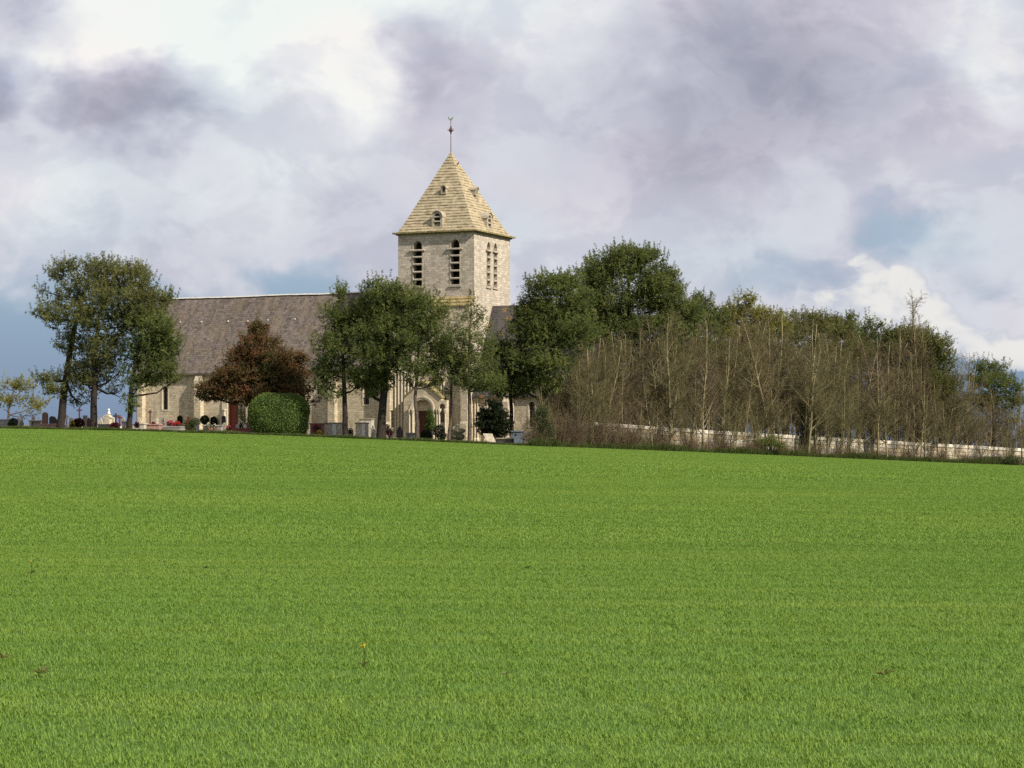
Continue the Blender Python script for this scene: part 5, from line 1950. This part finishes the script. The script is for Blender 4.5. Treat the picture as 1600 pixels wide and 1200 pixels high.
flowers(548, 5.5, 7, 668, 'white', 'white flowers between the thin trunk and the square pale tomb', 0.0, 34)
headstone(612, 7, 6, 668, 'round', 'cream', 'cream rounded headstone left of the black shouldered one')
# the clipped hedge block
shrub('clipped_hedge', 436, 3.0, [(436, 651, 47, 36)], M_HEDGE, 'large clipped block of green hedge with a rounded top', 34000, 0.11, 18, square=2.9, cat='hedge', shell=0.72)
# --- below the pines, middle
tomb(484, 506, 7, 661, 'pink', 'low pinkish tomb between the hedge and the table tomb', 1.0)
shrub('rose_bush', 496, 4.5, [(495, 669, 7, 6)], M_SHRUB, 'small pinkish rose bush beside the clipped hedge', 700, 0.1, 19, shell=0.2, petals='pink')
flowers(499, 3.2, 7, 673, 'yellow', 'yellow flowers low on the ground beside the clipped hedge', 0, 20, pot=False, n=50)
tomb(506, 537, 6, 660, 'cream', 'pale table tomb with dark edged slab and white plaque', 1.2, slab='mossy', plaque=0.05)
tomb(561, 581, 10, 653.5, 'pale', 'tall pale chest tomb standing against the nave wall', 0.9, slab='mossy')
tomb(555, 572, 4.5, 660, 'cream', 'square pale chest tomb between two pine trunks', 0.9, slab='mossy', plaque=0.3)
headstone(583, 8, 6, 664, 'shoulder', 'pale', 'pale shouldered headstone left of the thick pine trunk')
shrub('rose_bush', 605, 5, [(604, 671, 6, 8), (609, 677, 5, 5)], M_SHRUB, 'pink flowering bush right of the thick pine trunk', 800, 0.1, 21, shell=0.2, petals='pink')
headstone(624.5, 4, 8.5, 666, 'shoulder', 'dark', 'black shouldered headstone below the slender stone shafts', 0.2)
tomb(634, 649, 6, 676, 'grey', 'low grey grave slab left of the crooked trunk', 1.0)
shrub('topiary_cone', 672, 6.5, [(672, 664, 9, 8), (672, 655, 7.5, 9), (671.5, 646, 5, 8)], M_HEDGE, 'dense cone shaped clipped shrub in front of the portal', 5000, 0.08, 22)
shrub('shrub', 666, 3.2, [(666, 680, 9, 8)], M_PINE_DK, 'dark rounded bush at the foot of the cone shaped shrub', 2600, 0.1, 23)
shrub('shrub', 687, 4.0, [(686, 673, 10, 9), (690, 681, 9, 6)], M_SHRUB, 'bush with pale blossom right of the cone shaped shrub', 2200, 0.1, 24, petals='white')


def boulder(px, dY, lobes, label, mat, seed):
    Y = edgeY(px) + dY
    s = Y / F
    base = GP(px, Y)
    root = empty('rock_pile', base, 0, label, 'rocks')
    r = random.Random(seed)
    for cx, cy, rr in lobes:
        bm = bmesh.new()
        bmesh.ops.create_icosphere(bm, subdivisions=2, radius=1)
        for v in bm.verts:
            k = 1 + 0.22 * math.sin(v.co.x * 5 + seed + cx) * math.sin(v.co.y * 4 + cy) + r.uniform(-.10, .10)
            v.co = Vector((v.co.x * rr * s * 1.15, v.co.y * rr * s, v.co.z * rr * s * 0.85)) * k
        me = D.meshes.new('rock')
        bm.to_mesh(me)
        bm.free()
        me.materials.append(mat)
        o = D.objects.new('rock', me)
        c = P(cx, cy, Y) - base
        o.location = (c.x, c.y + r.uniform(-.3, .3), c.z)
        link(o, root)


boulder(715, 5, [(709, 681, 6), (718, 682, 7), (713, 672, 6), (721, 673, 5), (715, 666, 4)], 'heap of weathered rubble stones between two slim trunks', M_G['mossy'], 4)
boulder(822, 3.4, [(819, 684, 5), (826, 686, 5), (823, 679, 4)], 'small rubble heap at the start of the thicket', M_G['pale'], 8)
# leaning slab
_Y = edgeY(762) + 1.6
sl_root = empty('leaning_slab', GP(764, _Y), 0, 'bare stone slab leaning over at the field edge beside the small conifer', 'slab')
mb = MB()
sH = hgt(756, 677, _Y)
sw = 13 * _Y / F
mb.prism([(-0.0, -0.1), (sw, -0.1), (sw - 0.42, sH - 0.02), (-0.52, sH)], -0.09, 0.09)
mb.build('stone', M_G['cream'], sl_root, bevel=0.015)
tomb(775, 800, 4.0, 684, 'dark', 'dark low tomb under the small conifer', 1.0, slab='mossy')
tomb(797, 815, 7.0, 673, 'blue', 'bluish grey chest tomb in deep shade beside the small conifer', 1.0, slab='blue')
shrub('shrub', 846, 1.6, [(842, 685, 12, 11), (853, 672, 14, 20), (846, 650, 12, 20), (858, 690, 12, 8)], M_SHRUB, 'green ivy covered bush at the start of the thicket', 5200, 0.12, 25, shell=0.2)
shrub('shrub', 1196, 1.2, [(1190, 692, 14, 9), (1206, 690, 14, 10), (1220, 696, 10, 6)], M_FRESH, 'yellow green bush at the thicket foot before the wall', 2600, 0.12, 26, shell=0.1)
shrub('shrub', 1254, 3.0, [(1252, 650, 14, 26), (1262, 675, 12, 18)], M_SHRUB, 'tall ivy green bush in the middle of the thicket', 2600, 0.12, 27, shell=0.1)
shrub('shrub', 1560, 1.2, [(1545, 718, 22, 6), (1580, 718, 24, 7)], M_SHRUB, 'low dark bramble bank at the far end of the thicket', 3600, 0.12, 28, shell=0.1)
# small stone chapel front seen through the twigs
_Y = edgeY(990) + 8
cr_ = empty('grave_chapel', GP(990, _Y), -0.15, 'pale pointed stone grave arch seen through the twigs above the wall', 'monument')
mb = MB()
ch = hgt(990, 627, _Y)
f_ = lambda u, z, d: Vector((u, d, z))
wall_face(mb, f_, [(-0.42, -0.3), (0.42, -0.3), (0.42, ch * 0.96), (0.2, ch), (-0.2, ch), (-0.42, ch * 0.96)], [arch_poly(0, 0.42, 0.1, ch - 0.25, 0.21)], 0.4)
for a, b in (((-0.42, -0.3), (-0.42, ch * .96)), ((0.42, -0.3), (0.42, ch * .96)), ((-0.42, ch * .96), (-0.2, ch)), ((-0.2, ch), (0.2, ch)), ((0.2, ch), (0.42, ch * .96))):
    mb.face([f_(*a, 0), f_(*b, 0), f_(*b, 0.8), f_(*a, 0.8)])
mb.build('stone_arch', M_G['cream'], cr_)
mb = MB()
mb.box(-0.25, 0.25, 0.38, 0.46, 0, ch - 0.2)
mb.build('grille', M_G['brown'], cr_)

# ------------------------------------------------------------------ the crop: blades as instanced turf patches
def blade_mat():
    m, t, bs = new_mat('crop_blades')
    wp = wpos(t)
    at = t.new('ShaderNodeAttribute', attribute_name='tint').outputs['Fac']
    rows_ = t.noise(t.vm('MULTIPLY', wp, (0.05, 1.1, 0)), 1.0, 5, 0.65)
    big = t.noise(t.vm('MULTIPLY', wp, (0.07, 0.13, 0)), 1.0, 4, 0.55)
    f = t.math('ADD', t.math('MULTIPLY', at, 0.30), t.math('ADD', t.math('MULTIPLY', rows_, 0.48), t.math('MULTIPLY', big, 0.34)))
    col = t.ramp(f, [(0.27, (0.070, 0.152, 0.022)), (0.45, (0.112, 0.212, 0.027)), (0.60, (0.158, 0.256, 0.035)), (0.80, (0.230, 0.304, 0.058))])
    t.l.new(col, bs.inputs['Base Color'])
    bs.inputs['Roughness'].default_value = 0.6
    bs.inputs['Specular IOR Level'].default_value = 0.25
    tr = t.new('ShaderNodeBsdfTranslucent')
    t.l.new(t.mix(1.0, col, (1.15, 1.1, 0.6), 'MULTIPLY'), tr.inputs['Color'])
    ms = t.new('ShaderNodeMixShader')
    ms.inputs[0].default_value = 0.25
    t.l.new(bs.outputs[0], ms.inputs[1])
    t.l.new(tr.outputs[0], ms.inputs[2])
    t.l.new(ms.outputs[0], t.n['Material Output'].inputs['Surface'])
    return m


M_BLADE = blade_mat()


def turf(seed, size, n, hgt_, wid):
    rg = np.random.default_rng(seed)
    p = np.stack([rg.uniform(-size / 2, size / 2, n), rg.uniform(-size / 2, size / 2, n), np.full(n, -0.01)], 1)
    az = rg.uniform(0, 6.283, n)
    lean = rg.uniform(0.1, 1.0, n)
    h = hgt_ * rg.uniform(0.55, 1.2, n)
    d = np.stack([np.cos(az) * lean, np.sin(az) * lean, np.ones(n)], 1)
    side = np.stack([-np.sin(az), np.cos(az), np.zeros(n)], 1) * (wid * rg.uniform(0.7, 1.3, n))[:, None]
    m = p + d * h[:, None] * 0.55
    t_ = m + unit(d * np.array([2.2, 2.2, 0.7])) * h[:, None] * 0.5
    V = np.stack([p - side * .7, p + side * .7, m + side, m - side, t_], 1).reshape(-1, 3)
    b = np.arange(n)[:, None] * 5
    Ft = np.concatenate([np.concatenate([b, b + 1, b + 2], 1), np.concatenate([b, b + 2, b + 3], 1), np.concatenate([b + 3, b + 2, b + 4], 1)])
    return V, Ft, np.repeat(rg.uniform(0, 1, n), 5)


def crop(name, label, y0, y1, size, n, h, w, seed):
    rg = np.random.default_rng(seed)
    pts = []
    y = y0
    while y < y1:
        half = (800 / F) * (y + size) * 1.04 + 4
        k = int(2 * half / size)
        xs = (np.arange(k) - k / 2 + 0.5) * size + rg.uniform(-.1, .1, k) * size
        ys = np.full(k, y) + rg.uniform(-.1, .1, k) * size
        ok = ys < edge_line(xs) + 0.1
        pts.append(np.stack([xs[ok], ys[ok], height(xs[ok], ys[ok])], 1))
        y += size * 0.94
    pts = np.concatenate(pts)
    me = D.meshes.new(name)
    me.vertices.add(len(pts))
    me.vertices.foreach_set('co', pts.astype(np.float32).ravel())
    # slope-following rotation with random quarter turns
    e = 0.5
    gxv = (height(pts[:, 0] + e, pts[:, 1]) - height(pts[:, 0] - e, pts[:, 1])) / (2 * e)
    gyv = (height(pts[:, 0], pts[:, 1] + e) - height(pts[:, 0], pts[:, 1] - e)) / (2 * e)
    q = rg.integers(0, 4, len(pts)) * (math.pi / 2)
    rot = np.zeros((len(pts), 3), np.float32)
    for i in range(len(pts)):
        M = Matrix(((1, 0, gxv[i]), (0, 1, gyv[i]), (0, 0, 1))).transposed()
        nrm = Vector((-gxv[i], -gyv[i], 1)).normalized()
        eu = (nrm.to_track_quat('Z', 'Y').to_matrix() @ Matrix.Rotation(q[i], 3, 'Z')).to_euler()
        rot[i] = eu[:]
    a = me.attributes.new('rot', 'FLOAT_VECTOR', 'POINT')
    a.data.foreach_set('vector', rot.ravel())
    o = D.objects.new(name, me)
    link(o)
    tag(o, label, 'crop', None, 'stuff')
    V, Ft, tn = turf(seed + 1, size * 1.22, int(n * 1.3), h, w)
    tm = D.meshes.new('turf')
    src = soup('turf_patch', V, Ft, M_BLADE, None, tn)
    COL.objects.unlink(src)
    ng = D.node_groups.new(name + '_nodes', 'GeometryNodeTree')
    ng.interface.new_socket('Geometry', in_out='INPUT', socket_type='NodeSocketGeometry')
    ng.interface.new_socket('Geometry', in_out='OUTPUT', socket_type='NodeSocketGeometry')
    gi, go = ng.nodes.new('NodeGroupInput'), ng.nodes.new('NodeGroupOutput')
    iop = ng.nodes.new('GeometryNodeInstanceOnPoints')
    oi = ng.nodes.new('GeometryNodeObjectInfo')
    oi.inputs['Object'].default_value = src
    na = ng.nodes.new('GeometryNodeInputNamedAttribute')
    na.data_type = 'FLOAT_VECTOR'
    na.inputs['Name'].default_value = 'rot'
    ng.links.new(gi.outputs[0], iop.inputs['Points'])
    ng.links.new(oi.outputs['Geometry'], iop.inputs['Instance'])
    ng.links.new(na.outputs[0], iop.inputs['Rotation'])
    ng.links.new(iop.outputs[0], go.inputs[0])
    md = o.modifiers.new('turf', 'NODES')
    md.node_group = ng
    return o


crop('crop', 'short green cereal crop in the near part of the field', 8.5, 34, 1.0, 3600, 0.042, 0.0019, 600)
crop('crop', 'short green cereal crop across the middle of the field', 34, 80, 2.0, 5600, 0.052, 0.0034, 610)
crop('crop', 'short green cereal crop covering the far slope of the field', 80, 262, 4.0, 5600, 0.07, 0.009, 620)


# ------------------------------------------------------------------ weeds standing in the crop
def weed(px, py, label, size, mat, seed, flower=None):
    # distance where the sight line meets the field
    r = (px - 800) / F
    lo, hi = 8.0, 190.0
    for _ in range(50):
        m_ = (lo + hi) / 2
        if EYE + (HOR - py) / F * m_ > gz(r * m_, m_):
            lo = m_
        else:
            hi = m_
    base = Vector((r * lo, lo, gz(r * lo, lo)))
    rg = np.random.default_rng(seed)
    root = empty('weed', base, 0, label, 'weed', 'weeds in the crop')
    k = 16
    az = rg.uniform(0, 6.283, k)
    d = unit(np.stack([np.cos(az), np.sin(az), rg.uniform(0.25, 1.1, k)], 1))
    ln = size * rg.uniform(0.5, 1.1, k)
    Vs, Fs = [], []
    for i in range(k):
        side = np.array([-math.sin(az[i]), math.cos(az[i]), 0]) * size * 0.07
        p0 = np.array([0, 0, 0.03])
        p1 = p0 + d[i] * ln[i] * 0.5 + side
        p2 = p0 + d[i] * ln[i] + np.array([0, 0, -0.15 * ln[i]])
        p3 = p0 + d[i] * ln[i] * 0.5 - side
        Vs += [p0, p1, p2, p3]
        Fs.append([4 * i, 4 * i + 1, 4 * i + 2, 4 * i + 3])
    soup('leaves', np.array(Vs), np.array(Fs), mat, root, np.repeat(rg.uniform(0, 1, k), 4))
    if flower:
        mb = MB()
        mb.tube([(0, 0, 0), (0.01, 0.01, flower * 0.6), (0.0, 0, flower)], [0.006, 0.005, 0.003], 5)
        mb.build('stalk', M_FRESH, root)
        p = np.array([[0, 0, flower]] * 5) + rg.normal(0, 0.012, (5, 3))
        V, Fq, tn = needles(rg, p * np.array([0.5, 0.5, 1]), rdir(rg, 5), rg.uniform(.3, .8, 5), 6, 0.018, 0.006, (0.4, 1.3))
        soup('blossoms', V, Fq, M_PET['yellow'], root, tn)


M_WEED = leafy('weed_leaves', [(0.05, (0.07, 0.085, 0.025)), (0.5, (0.16, 0.17, 0.055)), (0.95, (0.32, 0.29, 0.13))], 4.0)
weed(1382, 1062, 'ragged brownish thistle standing alone in the crop, lower corner of the field', 0.10, M_WEED, 1)
weed(66, 1060, 'pale wiry weed low in the crop, beside the picture edge', 0.10, M_WEED, 2)
weed(3, 1036, 'dark weed cut by the picture edge beside the wiry one', 0.10, M_WEED, 3)
weed(568, 1046, 'single yellow flowered stalk rising out of the crop', 0.05, M_WEED, 4, 0.16)
weed(48, 900, 'small yellow flowered weed higher up the field', 0.08, M_WEED, 5, 0.16)
weed(824, 892, 'small dark weed near the middle of the field', 0.07, M_SHRUB, 6)
weed(322, 892, 'small dark weed a third of the way across the field', 0.07, M_SHRUB, 7)
weed(790, 1062, 'small pale weed below the middle of the field', 0.06, M_WEED, 8)
